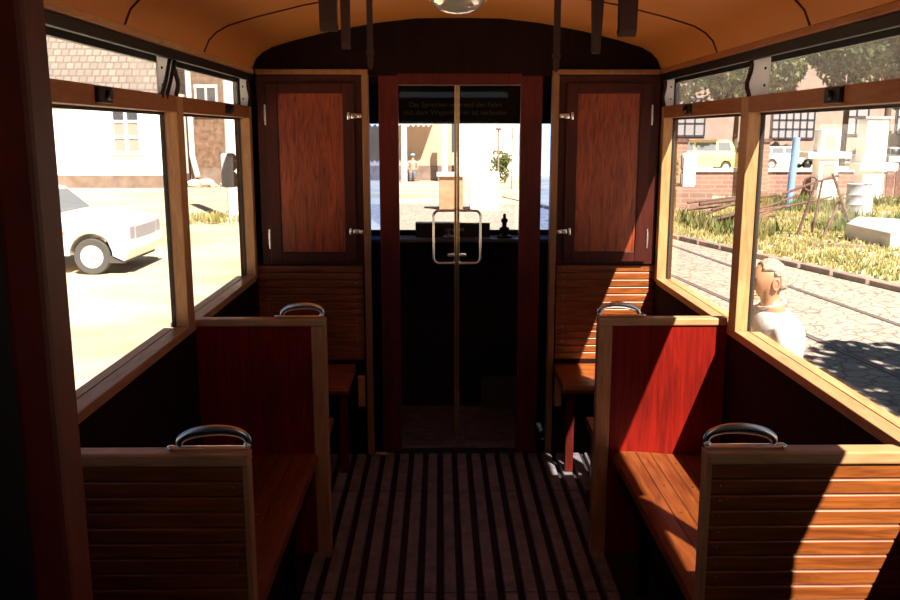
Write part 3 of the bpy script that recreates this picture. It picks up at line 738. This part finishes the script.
sedan_roof = [(-1.18, 1.0), (-1.62, 1.43), (-1.85, 1.47), (-2.9, 1.47), (-3.15, 1.42), (-3.6, 1.0)]
car('saloon_car', 'white saloon car parked on the dusty ground in front of the white house', 'car', (-5.36, 15.62, G), 4.25, 1.64, 1.47, 'whitelacquer', (sedan_low, sedan_roof),
    [(-1.42, -2.30, -1.72, -2.30, 1.05, 1.40), (-2.38, -3.35, -2.38, -3.02, 1.05, 1.40)], (.31, .66, 2.45))

# ------------------------------------------------------------ houses on the left
HW = -11.75
r = thing('white_house', 'white rendered house with grey tiled roof and dark plinth behind the parked car', 'house', (-18, 40, G))
obj('wall', box(-26, HW, 39, 46, -.20, 3.35), 'housewhite', r)
obj('plinth', box(-26, HW+.02, 38.95, 46, G, -.20), 'plinth', r)
bm = NB(); prism(bm, [(38.5, 3.25), (43.0, 9.6), (47.2, 3.25), (47.0, 3.15), (43.0, 9.3), (38.6, 3.15)], 'x', -26.3, HW+.1)
obj('roof', bm, 'rooftiles', r)
w = NB(); x0, x1, z0, z1 = -14.38, -13.12, .70, 2.95
for a, b_ in ((x0, x0+.10), ((x0+x1)/2-.07, (x0+x1)/2+.07), (x1-.10, x1)): bx(w, a, b_, 38.93, 39.0, z0, z1)
for zz in (z0, z0+.68, z0+1.36, z1-.12): bx(w, x0, x1, 38.92, 38.995, zz, zz+.12)
wf_ = obj('window', w, 'whitepaint', r); obj('pane', box(x0+.05, x1-.05, 38.96, 38.99, z0+1.45, z1-.05), 'windowdark', wf_, label='dark upper pane')
obj('curtained_pane', box(x0+.05, x1-.05, 38.96, 38.99, z0+.05, z0+1.45), 'curtain', wf_, label='pale curtained lower pane')
for a in (x0-.26, x1): obj('shutter', box(a, a+.26, 38.95, 39.0, z0-.1, z1+.1), 'housewhite', r)
r = thing('brown_house', 'tall brown roughcast house with pale-framed windows right of the white house', 'house', (-9.6, 41, G))
obj('wall', box(HW+.15, -6.2, 41, 48, G, 12), 'ruffbrown', r)
obj('plinth', box(HW+.15, -6.2, 40.95, 41, G, .05), 'plinth', r)
for (x0, x1, z0, z1) in ((-11.25, -10.2, 2.35, 3.75), (-10.9, -9.9, 4.6, 6.0)):
    w = NB()
    for a in (x0, (x0+x1)/2-.05, x1-.1): bx(w, a, a+.10, 40.92, 41, z0, z1)
    for zz in (z0, z1-.1): bx(w, x0-.01, x1+.01, 40.91, 40.995, zz, zz+.14)
    f = obj('window', w, 'concrete', r); obj('pane', box(x0+.05, x1-.05, 40.96, 40.99, z0+.05, z1-.05), 'windowdark', f)
bm = NB(); tube(bm, [(-11.5, 40.85, 6.5), (-11.45, 40.8, .6), (-11.2, 40.6, G+.4)], .13, 10); obj('downpipe', bm, 'concrete', r, smooth=True)
rr = random.Random(3)
for i in range(9):
    x = -11.5+rr.uniform(0, 2.2); y = 39.6+rr.uniform(-.4, .5); s = rr.uniform(.18, .42)
    t = NB(); bmesh.ops.create_icosphere(t, subdivisions=2, radius=s)
    for v in t.verts: v.co *= 1+rr.uniform(-.15, .15); v.co.z *= .6
    t.transform(Matrix.Translation((x, y, G+s*.35)))
    single('stone_lump', t, 'rubble', 'rubble stone lying at the foot of the brown house', 'stone', 'rubble stones by the brown house', loc=(x, y, G))
r = thing('white_mast', 'thick white mast standing outside the far left window', 'mast', (-5.65, 23.9, G))
obj('shaft', cyl(NB(), (-5.65, 23.9, G), (-5.65, 23.9, 7), .21, .17, 20), 'housewhite', r, smooth=True)
obj('footing', cyl(NB(), (-5.65, 23.9, G), (-5.65, 23.9, G+.12), .33, .28, 20), 'concrete', r)
blades(120, (-6.9, -5.0, 23.2, 24.3), .25, 'grass', 'grass_tuft', 'dry grass tuft at the foot of the white mast', 'grass', .03, 8)

# ------------------------------------------------------------ view through the windscreen
r = thing('shelter_building', 'pale building with a white canopy seen through the left glass door', 'building', (-.8, 44.5, G))
obj('wall', box(-4.5, .5, 45.0, 49, .0, 3.4), 'beigewall', r); obj('plinth', box(-4.5, .5, 44.95, 49, G, .0), 'plinth', r)
bm = NB(); bx(bm, -4.5, -.45, 43.6, 49.2, 2.05, 2.5)
obj('canopy', bm, 'housewhite', r)
bm = NB()
for i in range(16): prism(bm, [(-4.5+i*.25, 2.06), (-4.28+i*.25, 2.06), (-4.39+i*.25, 1.92)], 'y', 43.6, 43.63)
obj('canopy_fringe', bm, 'housewhite', r)
for x in (-1.85, .15): obj('column', box(x-.13, x+.13, 43.65, 43.9, G, 2.05), 'housewhite', r)
r = thing('white_building', 'overexposed white building across the yard seen through the right glass door', 'building', (3, 52, G))
obj('wall', box(.9, 9, 50, 58, G, 10), 'housewhite', r)
obj('lean_to', prism(NB(), [(.7, G), (.7, .5), (1.0, 1.0), (2.2, 1.3), (2.4, 1.0), (2.4, G)], 'y', 46.5, 50), 'housewhite', r)
for (x0, x1, z0, z1) in ((1.6, 2.5, .2, 1.3), (4.2, 5.0, .4, 2.6)):
    obj('window', box(x0, x1, 49.95, 50, z0, z1), 'concrete', r)
r = thing('street_lamp', 'thin lamp post with a small round head before the white building', 'lamp post', (2.55, 40, G))
obj('post', cyl(NB(), (2.55, 40, G), (2.55, 40, 1.75), .045, .035, 10), 'kerbstone', r); obj('lamp_head', sphere(NB(), (2.55, 40, 1.82), .15, (1, 1, .55)), 'kerbstone', r, smooth=True)
r = thing('gate_post', 'orange-brown gate pillar with pale cap straight ahead in the yard', 'pillar', (.42, 27.6, G))
obj('shaft', box(-.12, .62, 27.4, 27.9, G, .30, bev=.02), 'orangepost', r); obj('cap', box(-.2, .70, 27.3, 28.0, .30, .42, bev=.02), 'concrete', r)
single('electrical_cabinet', box(.85, 1.75, 27.4, 27.9, G, .45, bev=.03), 'whitepaint', 'white cabinet standing right of the orange-brown gate pillar', 'cabinet', loc=(1.3, 27.6, G))
def bush(name, label, c, R, mat, n, leaf=.12, seed=1, group=None, trunk=None):
    rr = random.Random(seed); bm = NB()
    lumps = [(Vector(c)+Vector((rr.uniform(-.55, .55)*R[0], rr.uniform(-.55, .55)*R[1], rr.uniform(-.5, .5)*R[2])), rr.uniform(.35, .6)) for _ in range(9)]
    for i in range(n):
        lc, ls = rr.choice(lumps); d = Vector((rr.gauss(0, 1), rr.gauss(0, 1), rr.gauss(0, 1))).normalized()*rr.uniform(.6, 1.0)**.5
        p = lc+Vector((d.x*R[0]*ls, d.y*R[1]*ls, d.z*R[2]*ls))
        if p.z < G+.05: p.z = G+.05+rr.random()*.1
        a = Vector((rr.gauss(0, 1), rr.gauss(0, 1), rr.gauss(0, 1))).normalized()*leaf*rr.uniform(.6, 1.3); b = a.cross(Vector((rr.gauss(0, 1), rr.gauss(0, 1), rr.gauss(0, 1)))).normalized()*leaf*.55
        bm.faces.new([bm.verts.new(p-a), bm.verts.new(p+b), bm.verts.new(p+a), bm.verts.new(p-b)])
    if trunk:
        r = thing(name, label, 'tree', (c[0], c[1], G), group)
        obj('crown', bm, mat, r)
        t = NB(); tube(t, [(c[0], c[1], G), (c[0]+.1, c[1], c[2]*.5), (c[0], c[1], c[2]+R[2]*.2)], [trunk, trunk*.8, trunk*.4], 10)
        for k in range(4):
            a = k*1.7+seed; tube(t, [(c[0], c[1], c[2]*.55), (c[0]+math.cos(a)*R[0]*.3, c[1]+math.sin(a)*R[1]*.3, c[2]*.9), (c[0]+math.cos(a)*R[0]*.55, c[1]+math.sin(a)*R[1]*.55, c[2]+R[2]*.25)], [trunk*.5, trunk*.35, trunk*.12], 8)
        obj('trunk', t, 'bark', r, smooth=True)
        return r
    o = single(name, bm, mat, label, 'shrub', group, loc=(c[0], c[1], G)); return o
bush('shrub', 'dark rounded shrub before the white building', (2.85, 42.5, .1), (.55, .5, .75), 'weeds', 900, .09, 5)
r = thing('wire_fence', 'thin post fence at the right edge of the view through the doors', 'fence', (3.3, 38, G))
for i in range(4):
    x = 3.0+.35*i; obj('post', cyl(NB(), (x, 38+i*.3, G), (x, 38+i*.3, 1.9), .03, n=8), 'kerbstone', r)
bm = NB()
for z in (.1, .8, 1.5): tube(bm, [(3.0, 38, z), (4.05, 38.9, z)], .012, 6)
obj('wire', bm, 'kerbstone', r)

# ------------------------------------------------------------ people
def skin_fig(name, verts, edges, rad, mat, parent, sub=2, root=0):
    me = D.meshes.new(name); me.from_pydata([tuple(Vector(v)-parent.location) for v in verts], edges, []); me.update()
    o = D.objects.new(name, me); COL.objects.link(o); o.parent = parent
    me.materials.append(MAT[mat])
    m = o.modifiers.new('skin', 'SKIN'); m.use_smooth_shade = True
    for i, v in enumerate(me.skin_vertices[0].data): v.radius = rad[i] if isinstance(rad[i], tuple) else (rad[i], rad[i]); v.use_root = (i == root)
    s = o.modifiers.new('sub', 'SUBSURF'); s.levels = sub; s.render_levels = sub
    return o
px, py = 1.835, 4.95; gz = G+.004
per = thing('person', 'grey-haired person in a white shirt standing in the street beside the tram, facing left', 'person', (px, py, gz))
def pp(x, y, z): return (px+x, py+y, gz+z)
# facing -x : body one continuous surface (head included)
V = [pp(0, 0, .86), pp(.01, 0, 1.02), pp(.02, 0, 1.20), pp(.005, 0, 1.33), pp(-.01, 0, 1.405), pp(-.03, 0, 1.455),   # 0-5 pelvis..neck top
     pp(-.045, 0, 1.52), pp(-.035, 0, 1.575),                                                   # 6,7 head
     pp(0, -.09, .80), pp(.0, -.10, .46), pp(.03, -.10, .09), pp(-.10, -.11, .035),            # 8-11 near leg
     pp(0, .09, .80), pp(-.02, .10, .46), pp(.0, .10, .09), pp(-.13, .11, .035),              # 12-15
     pp(.0, -.185, 1.315), pp(.02, -.225, 1.06), pp(-.10, -.22, .86), pp(-.15, -.21, .80),        # 16-19 near arm
     pp(.0, .185, 1.315), pp(.02, .225, 1.06), pp(-.10, .22, .86), pp(-.15, .21, .80)]        # 20-23
Eg = [(0, 1), (1, 2), (2, 3), (3, 4), (4, 5), (5, 6), (6, 7), (0, 8), (8, 9), (9, 10), (10, 11), (0, 12), (12, 13), (13, 14), (14, 15), (3, 16), (16, 17), (17, 18), (18, 19), (3, 20), (20, 21), (21, 22), (22, 23)]
R = [(.13, .15), (.125, .145), (.13, .165), (.11, .15), .06, .055, (.085, .072), (.078, .07), .085, .058, .042, .035, .085, .058, .042, .035, .062, .046, .034, .028, .062, .046, .034, .028]
skin_fig('body', V, Eg, R, 'skin', per)
# head detail: a sculpted skull so that face, nose and jaw read
hd = NB(); c = Vector(pp(-.035, 0, 1.545))
t = NB(); bmesh.ops.create_uvsphere(t, u_segments=28, v_segments=20, radius=1)
for v in t.verts:
    x, y, z = v.co; X_ = x*.100; Y_ = y*.077; Z_ = z*.118
    if z < 0 and x < 0: X_ *= 1-.10*(-z); 
    if z < 0: Y_ *= 1-.28*(-z); 
    if z < -.2 and x > 0: X_ *= 1-.35*(-z)
    v.co = Vector((X_, Y_, Z_))
merge(hd, t, Matrix.Translation(c))
prism(hd, [(c.x-.088, c.z+.012), (c.x-.118, c.z-.030), (c.x-.112, c.z-.040), (c.x-.085, c.z-.040)], 'y', c.y-.014, c.y+.014, bev=.005)
prism(hd, [(c.x-.080, c.z-.052), (c.x-.100, c.z-.062), (c.x-.096, c.z-.072), (c.x-.078, c.z-.076)], 'y', c.y-.022, c.y+.022, bev=.004)
prism(hd, [(c.x-.06, c.z-.088), (c.x-.090, c.z-.094), (c.x-.086, c.z-.112), (c.x-.055, c.z-.118)], 'y', c.y-.02, c.y+.02, bev=.005)
obj('head', hd, 'skin', per, smooth=True)
for sg in (-1, 1):
    e = NB(); tube(e, [(c.x+.012+.018*math.cos(a), c.y+sg*.078, c.z-.015+.030*math.sin(a)) for a in [2*PI*q/14 for q in range(14)]], .007, 8, closed=True); sphere(e, (c.x+.012, c.y+sg*.074, c.z-.015), .017, (1, .4, 1.5)); obj('ear', e, 'earskin', per, smooth=True)
    e = NB(); sphere(e, (c.x-.082, c.y+sg*.030, c.z+.008), .013); obj('eye', e, 'windowdark', per, smooth=True)
hr = NB(); bmesh.ops.create_uvsphere(hr, u_segments=32, v_segments=24, radius=1)
rr = random.Random(2)
for v in hr.verts:
    x, y, z = v.co; k_ = 1.07+rr.uniform(-.02, .02)
    v.co = Vector((x*.100*k_, y*.078*k_, z*.118*k_))+c
bmesh.ops.delete(hr, geom=[v for v in hr.verts if (v.co.z-c.z) < -.055 or ((v.co.x-c.x) < -.005 and (v.co.z-c.z) < .052) or (v.co.x-c.x) < -.068 or ((v.co.x-c.x) < .035 and (v.co.z-c.z) < .02)], context='VERTS')
ho = obj('hair', hr, 'greyhair', per, smooth=True); sm = ho.modifiers.new('s', 'SOLIDIFY'); sm.thickness = .008
# shirt over the torso and upper arms
Vs = [pp(.0, 0, .84), pp(.015, 0, 1.02), pp(.025, 0, 1.20), pp(.01, 0, 1.325), pp(-.005, 0, 1.385), pp(.0, -.19, 1.31), pp(.022, -.228, 1.09), pp(-.02, -.228, 1.0), pp(.0, .19, 1.31), pp(.022, .228, 1.09), pp(-.02, .228, 1.0)]
skin_fig('shirt', Vs, [(0, 1), (1, 2), (2, 3), (3, 4), (3, 5), (5, 6), (6, 7), (3, 8), (8, 9), (9, 10)], [(.15, .175), (.145, .17), (.15, .185), (.125, .165), (.075, .085), .082, .066, .060, .082, .066, .060], 'shirt', per)
cl = NB(); tube(cl, [(px-.012+.062*math.cos(a), py+.062*math.sin(a), gz+1.400+.022*math.cos(a)) for a in [2*PI*q/20 for q in range(20)]], .012, 8, closed=True, flat=(.7, 1.8)); obj('collar', cl, 'shirt', per, smooth=True)
skin_fig('trousers', [pp(0, 0, .88), pp(0, -.09, .78), pp(0, -.10, .46), pp(.03, -.10, .10), pp(0, .09, .78), pp(-.02, .10, .46), pp(.0, .10, .10)], [(0, 1), (1, 2), (2, 3), (0, 4), (4, 5), (5, 6)], [(.14, .16), .10, .078, .07, .10, .078, .07], 'trousers', per)
for sg in (-1, 1):
    b = NB(); sphere(b, pp(-.05, sg*.105, .05), .05, (2.4, .95, 1.0)); obj('shoe', b, 'blackpaint', per, smooth=True)
# hands: palm and five fingers each
for sg in (-1, 1):
    h = NB(); w = Vector(pp(-.155, sg*.213, .795)); dr = Vector((-.62, 0, -.78)).normalized(); sdv = Vector((.78, 0, -.62))
    tube(h, [w-dr*.02, w+dr*.03, w+dr*.075], [.024, .032, .030], 10, flat=(1, .55))
    for k_, L_ in enumerate((.066, .074, .07, .055)):
        o_ = sdv*(.024-.016*k_); b0 = w+dr*.07+o_; tube(h, [b0, b0+dr*L_*.5+Vector((.002, -sg*.006, 0)), b0+dr*L_*.9+Vector((.006, -sg*.018, -.004))], [.0088, .008, .0065], 8)
    b0 = w+dr*.02-sdv*.02; tube(h, [b0, b0-sdv*.028+dr*.02, b0-sdv*.03+dr*.05], [.011, .0095, .0075], 8)
    obj('hand', h, 'skin', per, smooth=True)

# distant small figure under the canopy
qx, qy = -1.45, 44.2
q = thing('person', 'tiny distant person in a blue cap and pale shirt sitting by the canopy column', 'person', (qx, qy, G))
def qq(x, y, z): return (qx+x, qy+y, G+z)
skin_fig('body', [qq(0, 0, .48), qq(0, 0, .75), qq(0, 0, .95), qq(0, 0, 1.06), qq(0, 0, 1.2), qq(-.1, -.35, .48), qq(-.1, -.38, .06), qq(.1, -.35, .48), qq(.1, -.38, .06), qq(-.24, -.05, .92), qq(-.26, -.12, .66), qq(-.12, -.32, .58), qq(.24, -.05, .92), qq(.26, -.12, .66), qq(.12, -.32, .58)],
         [(0, 1), (1, 2), (2, 3), (3, 4), (0, 5), (5, 6), (0, 7), (7, 8), (2, 9), (9, 10), (10, 11), (2, 12), (12, 13), (13, 14)],
         [.14, .14, .14, .06, .11, .09, .06, .09, .06, .06, .05, .04, .06, .05, .04], 'skin', q, 1)
skin_fig('shirt', [qq(0, 0, .5), qq(0, 0, .75), qq(0, 0, .97), qq(-.24, -.05, .92), qq(-.26, -.12, .68), qq(.24, -.05, .92), qq(.26, -.12, .68)], [(0, 1), (1, 2), (2, 3), (3, 4), (2, 5), (5, 6)], [.17, .17, .15, .08, .07, .08, .07], 'curtain', q, 1)
skin_fig('trousers', [qq(0, 0, .46), qq(-.1, -.35, .48), qq(-.1, -.38, .1), qq(.1, -.35, .48), qq(.1, -.38, .1)], [(0, 1), (1, 2), (0, 3), (3, 4)], [.16, .11, .08, .11, .08], 'trousers', q, 1)
obj('cap', sphere(NB(), qq(0, -.02, 1.31), .13, (1, 1.1, .6)), 'bluepipe', q, smooth=True)
single('low_seat', box(qx-.35, qx+.35, qy-.12, qy+.25, G, G+.40, bev=.02), 'plinth', 'low dark block the distant person sits on', 'seat', loc=(qx, qy, G))

# ------------------------------------------------------------ scrap yard on the right
def at(x, y, z=0): return (x, y, G+.05+z)
r = thing('scrap_trestle', 'rusty pipe trestle standing in the grass behind the kerb', 'trestle', (8.4, 19.4, G+.05))
obj('leg', tube(NB(), [at(7.92, 19.5), at(8.28, 19.5, 1.30)], .035, 8), 'rust', r)
obj('leg', tube(NB(), [at(9.15, 19.3), at(8.62, 19.5, 1.45)], .035, 8), 'rust', r)
obj('leg', tube(NB(), [at(8.30, 19.1), at(8.95, 19.6, 1.0)], .03, 8), 'rust', r)
obj('leg', tube(NB(), [at(8.42, 19.9), at(8.40, 19.5, 1.30)], .028, 8), 'rust', r)
obj('crossbar', tube(NB(), [at(7.55, 19.5, 1.0), at(8.28, 19.5, 1.27), at(8.75, 19.5, 1.4)], .03, 8), 'rust', r)
obj('ring', tube(NB(), [at(8.15+.16*math.cos(a), 19.5, 1.22+.16*math.sin(a)) for a in [2*PI*k/18 for k in range(18)]], .022, 8, closed=True), 'rust', r)
rr = random.Random(11)
for i in range(14):
    x = rr.uniform(7.0, 9.2); y = rr.uniform(21.5, 24); a = rr.uniform(-.5, .5); L_ = rr.uniform(.5, 1.3); z = .06+.05*i
    single('scrap_bar', tube(NB(), [at(x-L_*math.cos(a), y-.1, max(.05, z-.15)), at(x+L_*math.cos(a), y+.2, z+.25*rr.random())], rr.uniform(.02, .05), 8), 'rust', 'rusty bar in the scrap heap left of the trestle', 'scrap', 'rusty bars of the scrap heap', loc=(x, y, G+.05))
r = thing('steel_drum', 'grey steel drum with two ribs standing in the grass at the right', 'barrel', (12.1, 25.4, G+.05))
pf = [(0, 0), (.36, 0), (.37, .02), (.36, .05)]
for zz in (.30, .58): pf += [(.36, zz-.03), (.38, zz), (.36, zz+.03)]
pf += [(.36, .85), (.375, .88), (.34, .88), (.34, .86), (0, .86)]
obj('body', lathe(NB(), pf, (12.1, 25.4, G+.05), 28), 'barrelmetal', r, smooth=True)
obj('bung', cyl(NB(), (12.2, 25.3, G+.91), (12.2, 25.3, G+.935), .04), 'rust', r)
single('wooden_plank', box(-1.5, 2.2, -.12, .12, 0, .06, M=Matrix.Translation(at(9.1, 17.6)) @ Matrix.Rotation(-.45, 4, 'Z')), 'kerbstone', 'long weathered timber lying in the grass near the kerb', 'plank', loc=at(9.1, 17.6))
single('concrete_slab', prism(NB(), [(8.95, G+.05), (11.5, G+.05), (11.5, G+.42), (9.2, G+.55), (8.95, G+.40)], 'y', 17.4, 19.4, bev=.03), 'concrete', 'large pale concrete slab in the grass right of the trestle', 'slab', loc=(10.2, 18.4, G+.05))
single('brick_block', box(6.9, 8.0, 26.0, 26.8, G+.05, G+.75, bev=.03), 'brick', 'brown brick block standing in the weeds seen through the far right window', 'block', loc=(7.4, 26.4, G))
single('brick_block', box(6.15, 6.65, 27.2, 27.7, G+.05, G+1.25, bev=.03), 'rust', 'narrow brown block beside the ivy-covered post', 'block', loc=(6.4, 27.4, G))
# wall with pillars
r = thing('brick_wall', 'low red brick yard wall with pale coping beyond the grass', 'wall', (16, 33, G))
obj('brickwork', box(6.2, 30, 33, 33.35, G, G+.95), 'brick', r); obj('coping', box(6.1, 30, 32.92, 33.43, G+.95, G+1.08), 'concrete', r)
for (x, lab) in ((8.6, 'brown brick gate pillar seen through the far right window'), (11.6, 'brown brick pillar beside the parked estate car')):
    r = thing('brick_pillar', lab, 'pillar', (x, 32.4, G)); obj('brickwork', box(x-.28, x+.28, 32.1, 32.7, G, G+2.05), 'brick', r); obj('cap', box(x-.33, x+.33, 32.05, 32.75, G+2.05, G+2.18), 'rust', r)
r = thing('white_pillar', 'white panelled pillar with a flat ledge, left of the broader white block', 'pillar', (13.4, 30.8, G))
obj('shaft', box(13.05, 13.72, 30.5, 31.1, G, 1.75, bev=.02), 'housewhite', r); obj('ledge', box(12.6, 14.1, 30.4, 31.2, .78, .98), 'housewhite', r)
w = NB()
for z0 in (.05, 1.05): bx(w, 13.2, 13.57, 30.48, 30.5, z0, z0+.55)
obj('recess', w, 'pinkwall', r)
r = thing('white_pillar', 'tall broad white block standing in for a pale reflection, behind the steel drum', 'pillar', (15.0, 30.8, G))
obj('shaft', box(14.6, 15.35, 30.5, 31.2, G, 2.1, bev=.02), 'housewhite', r); obj('ledge', box(14.45, 15.75, 30.4, 31.3, .35, .60), 'housewhite', r); obj('cap', box(14.5, 15.5, 30.45, 31.25, 2.1, 2.2), 'greywall', r)  # white pillar shape built in place of a pale translucent reflection
single('blue_pipe', cyl(NB(), (10.68, 27, G+.05), (10.78, 27, 1.5), .11, n=16), 'bluepipe', 'upright blue pipe standing in the grass in front of the cars', 'pipe', loc=(10.6, 27, G), smooth=True)
r = thing('picket_fence', 'reddish-brown board fence with white rail at the far right', 'fence', (18, 31.5, G))
for i in range(16):
    x = 15.9+.33*i; obj('board', box(x, x+.27, 31.4, 31.45, G, .75), 'rust', r)
obj('rail', box(15.9, 21.2, 31.33, 31.4, .62, .82), 'housewhite', r)
bush('ivy_post', 'post overgrown with ivy seen through the far right window', (6.9, 26.6, .35), (.3, .3, 1.15), 'weeds', 1500, .07, 9)

wagon_low = [(0, .40), (.02, .7), (-.05, .92), (-1.0, 1.0), (-4.0, 1.0), (-4.1, .85), (-4.1, .4)]
wagon_roof = [(-1.0, .97), (-1.4, 1.42), (-1.6, 1.48), (-3.7, 1.48), (-3.9, 1.40), (-4.05, .97)]
van_low = [(0, .40), (0, 1.1), (-.1, 1.2), (-4.4, 1.2), (-4.45, .4)]
van_roof = [(-.12, 1.15), (-.45, 1.85), (-.65, 1.95), (-4.3, 1.95), (-4.42, 1.85), (-4.45, 1.15)]
gl = [(-1.25, -2.2, -1.52, -2.2, 1.05, 1.40), (-2.3, -3.1, -2.3, -3.1, 1.05, 1.40), (-3.2, -3.9, -3.2, -3.8, 1.05, 1.40)]
gv = [(-.45, -1.3, -.62, -1.3, 1.28, 1.8), (-1.45, -2.7, -1.45, -2.7, 1.28, 1.8), (-2.85, -4.2, -2.85, -4.15, 1.28, 1.8)]
car('estate_car', 'white estate car with a red mark parked behind the yard wall', 'car', (25.3, 60, G), 4.1, 1.6, 1.5, 'whitelacquer', (wagon_low, wagon_roof), gl, (.3, .7, 2.4), detail=False)
car('delivery_van', 'cream-yellow van parked beyond the yard seen through the far right window', 'van', (18.6, 56, G), 4.45, 1.7, 1.95, 'yellowvan', (van_low, van_roof), gv, (.3, .8, 2.5), detail=False)
car('delivery_van', 'small blue van left of the cream-yellow van', 'van', (15.9, 62, G), 4.45, 1.7, 1.95, 'bluetruck', (van_low, van_roof), gv, (.3, .8, 2.5), detail=False)
car('saloon_car', 'pale car half hidden behind the tall white uprights', 'car', (31.5, 58, G), 4.25, 1.64, 1.47, 'whitelacquer', (sedan_low, sedan_roof), [(-1.42, -2.30, -1.72, -2.30, 1.05, 1.40), (-2.38, -3.35, -2.38, -3.02, 1.05, 1.40)], (.31, .66, 2.45), detail=False)

# buildings behind
r = thing('office_building', 'pinkish-grey building with a gridded window behind the parked cars', 'building', (30, 76, G))
obj('wall', box(8, 62, 76, 84, G, 9), 'pinkwall', r)
for (x0, x1, z0, z1, nx, nz) in ((28.3, 31.9, 1.2, 5.0, 6, 5), (34.5, 36.5, 1.5, 4.5, 2, 2), (39, 41.5, 1.5, 4.5, 2, 2), (20, 22.5, 1.4, 4.5, 3, 3)):
    f = obj('window', box(x0-.1, x1+.1, 75.9, 76, z0-.1, z1+.1), 'greywall', r)
    g_ = NB()
    for i in range(nx+1): bx(g_, x0+(x1-x0)*i/nx-.06, x0+(x1-x0)*i/nx+.06, 75.85, 75.9, z0, z1)
    for i in range(nz+1): bx(g_, x0, x1, 75.85, 75.9, z0+(z1-z0)*i/nz-.06, z0+(z1-z0)*i/nz+.06)
    obj('glazing_bars', g_, 'windowdark', f)
TR = [(16, 66, 6.5, 5.5, 3.8), (22.5, 68, 7.0, 5.5, 4.0), (30, 66, 7.2, 5.5, 3.6), (37, 60, 7.0, 5.5, 3.9), (43, 66, 7.6, 6, 4.4), (29, 52, 5.8, 3.4, 2.2), (35, 50, 6.0, 4.0, 3.0), (25, 50, 6.2, 3.0, 1.9), (19, 54, 6.2, 3.0, 2.2), (49, 62, 7.6, 6, 4.6), (42, 52, 6.2, 4, 3.6)]
TL = ['leafy tree behind the blue van', 'leafy tree above the cream-yellow van', 'wide leafy tree above the estate car', 'leafy tree above the white uprights', 'tall leafy tree at the far right edge', 'smaller tree crown over the yard wall', 'dense tree crown right of the white uprights', 'slim tree above the far right post', 'slim tree seen through the far end window', 'outermost leafy tree at the right', 'low tree crown over the board fence']
for i, (x, y, z, Rr, Rz) in enumerate(TR):
    bush('leafy_tree', TL[i], (x, y, z), (Rr, Rr*.7, Rz), 'leaf', 8500, .26, 20+i, 'trees beyond the scrap yard', .22)
# unseen tree, added off to the right to shade part of the street
bush('leafy_tree', 'unseen tree added beside the tram to shade the cobbles', (7.6, 3.2, 4.6), (2.0, 2.6, 1.7), 'leaf', 3300, .15, 77, None, .18)
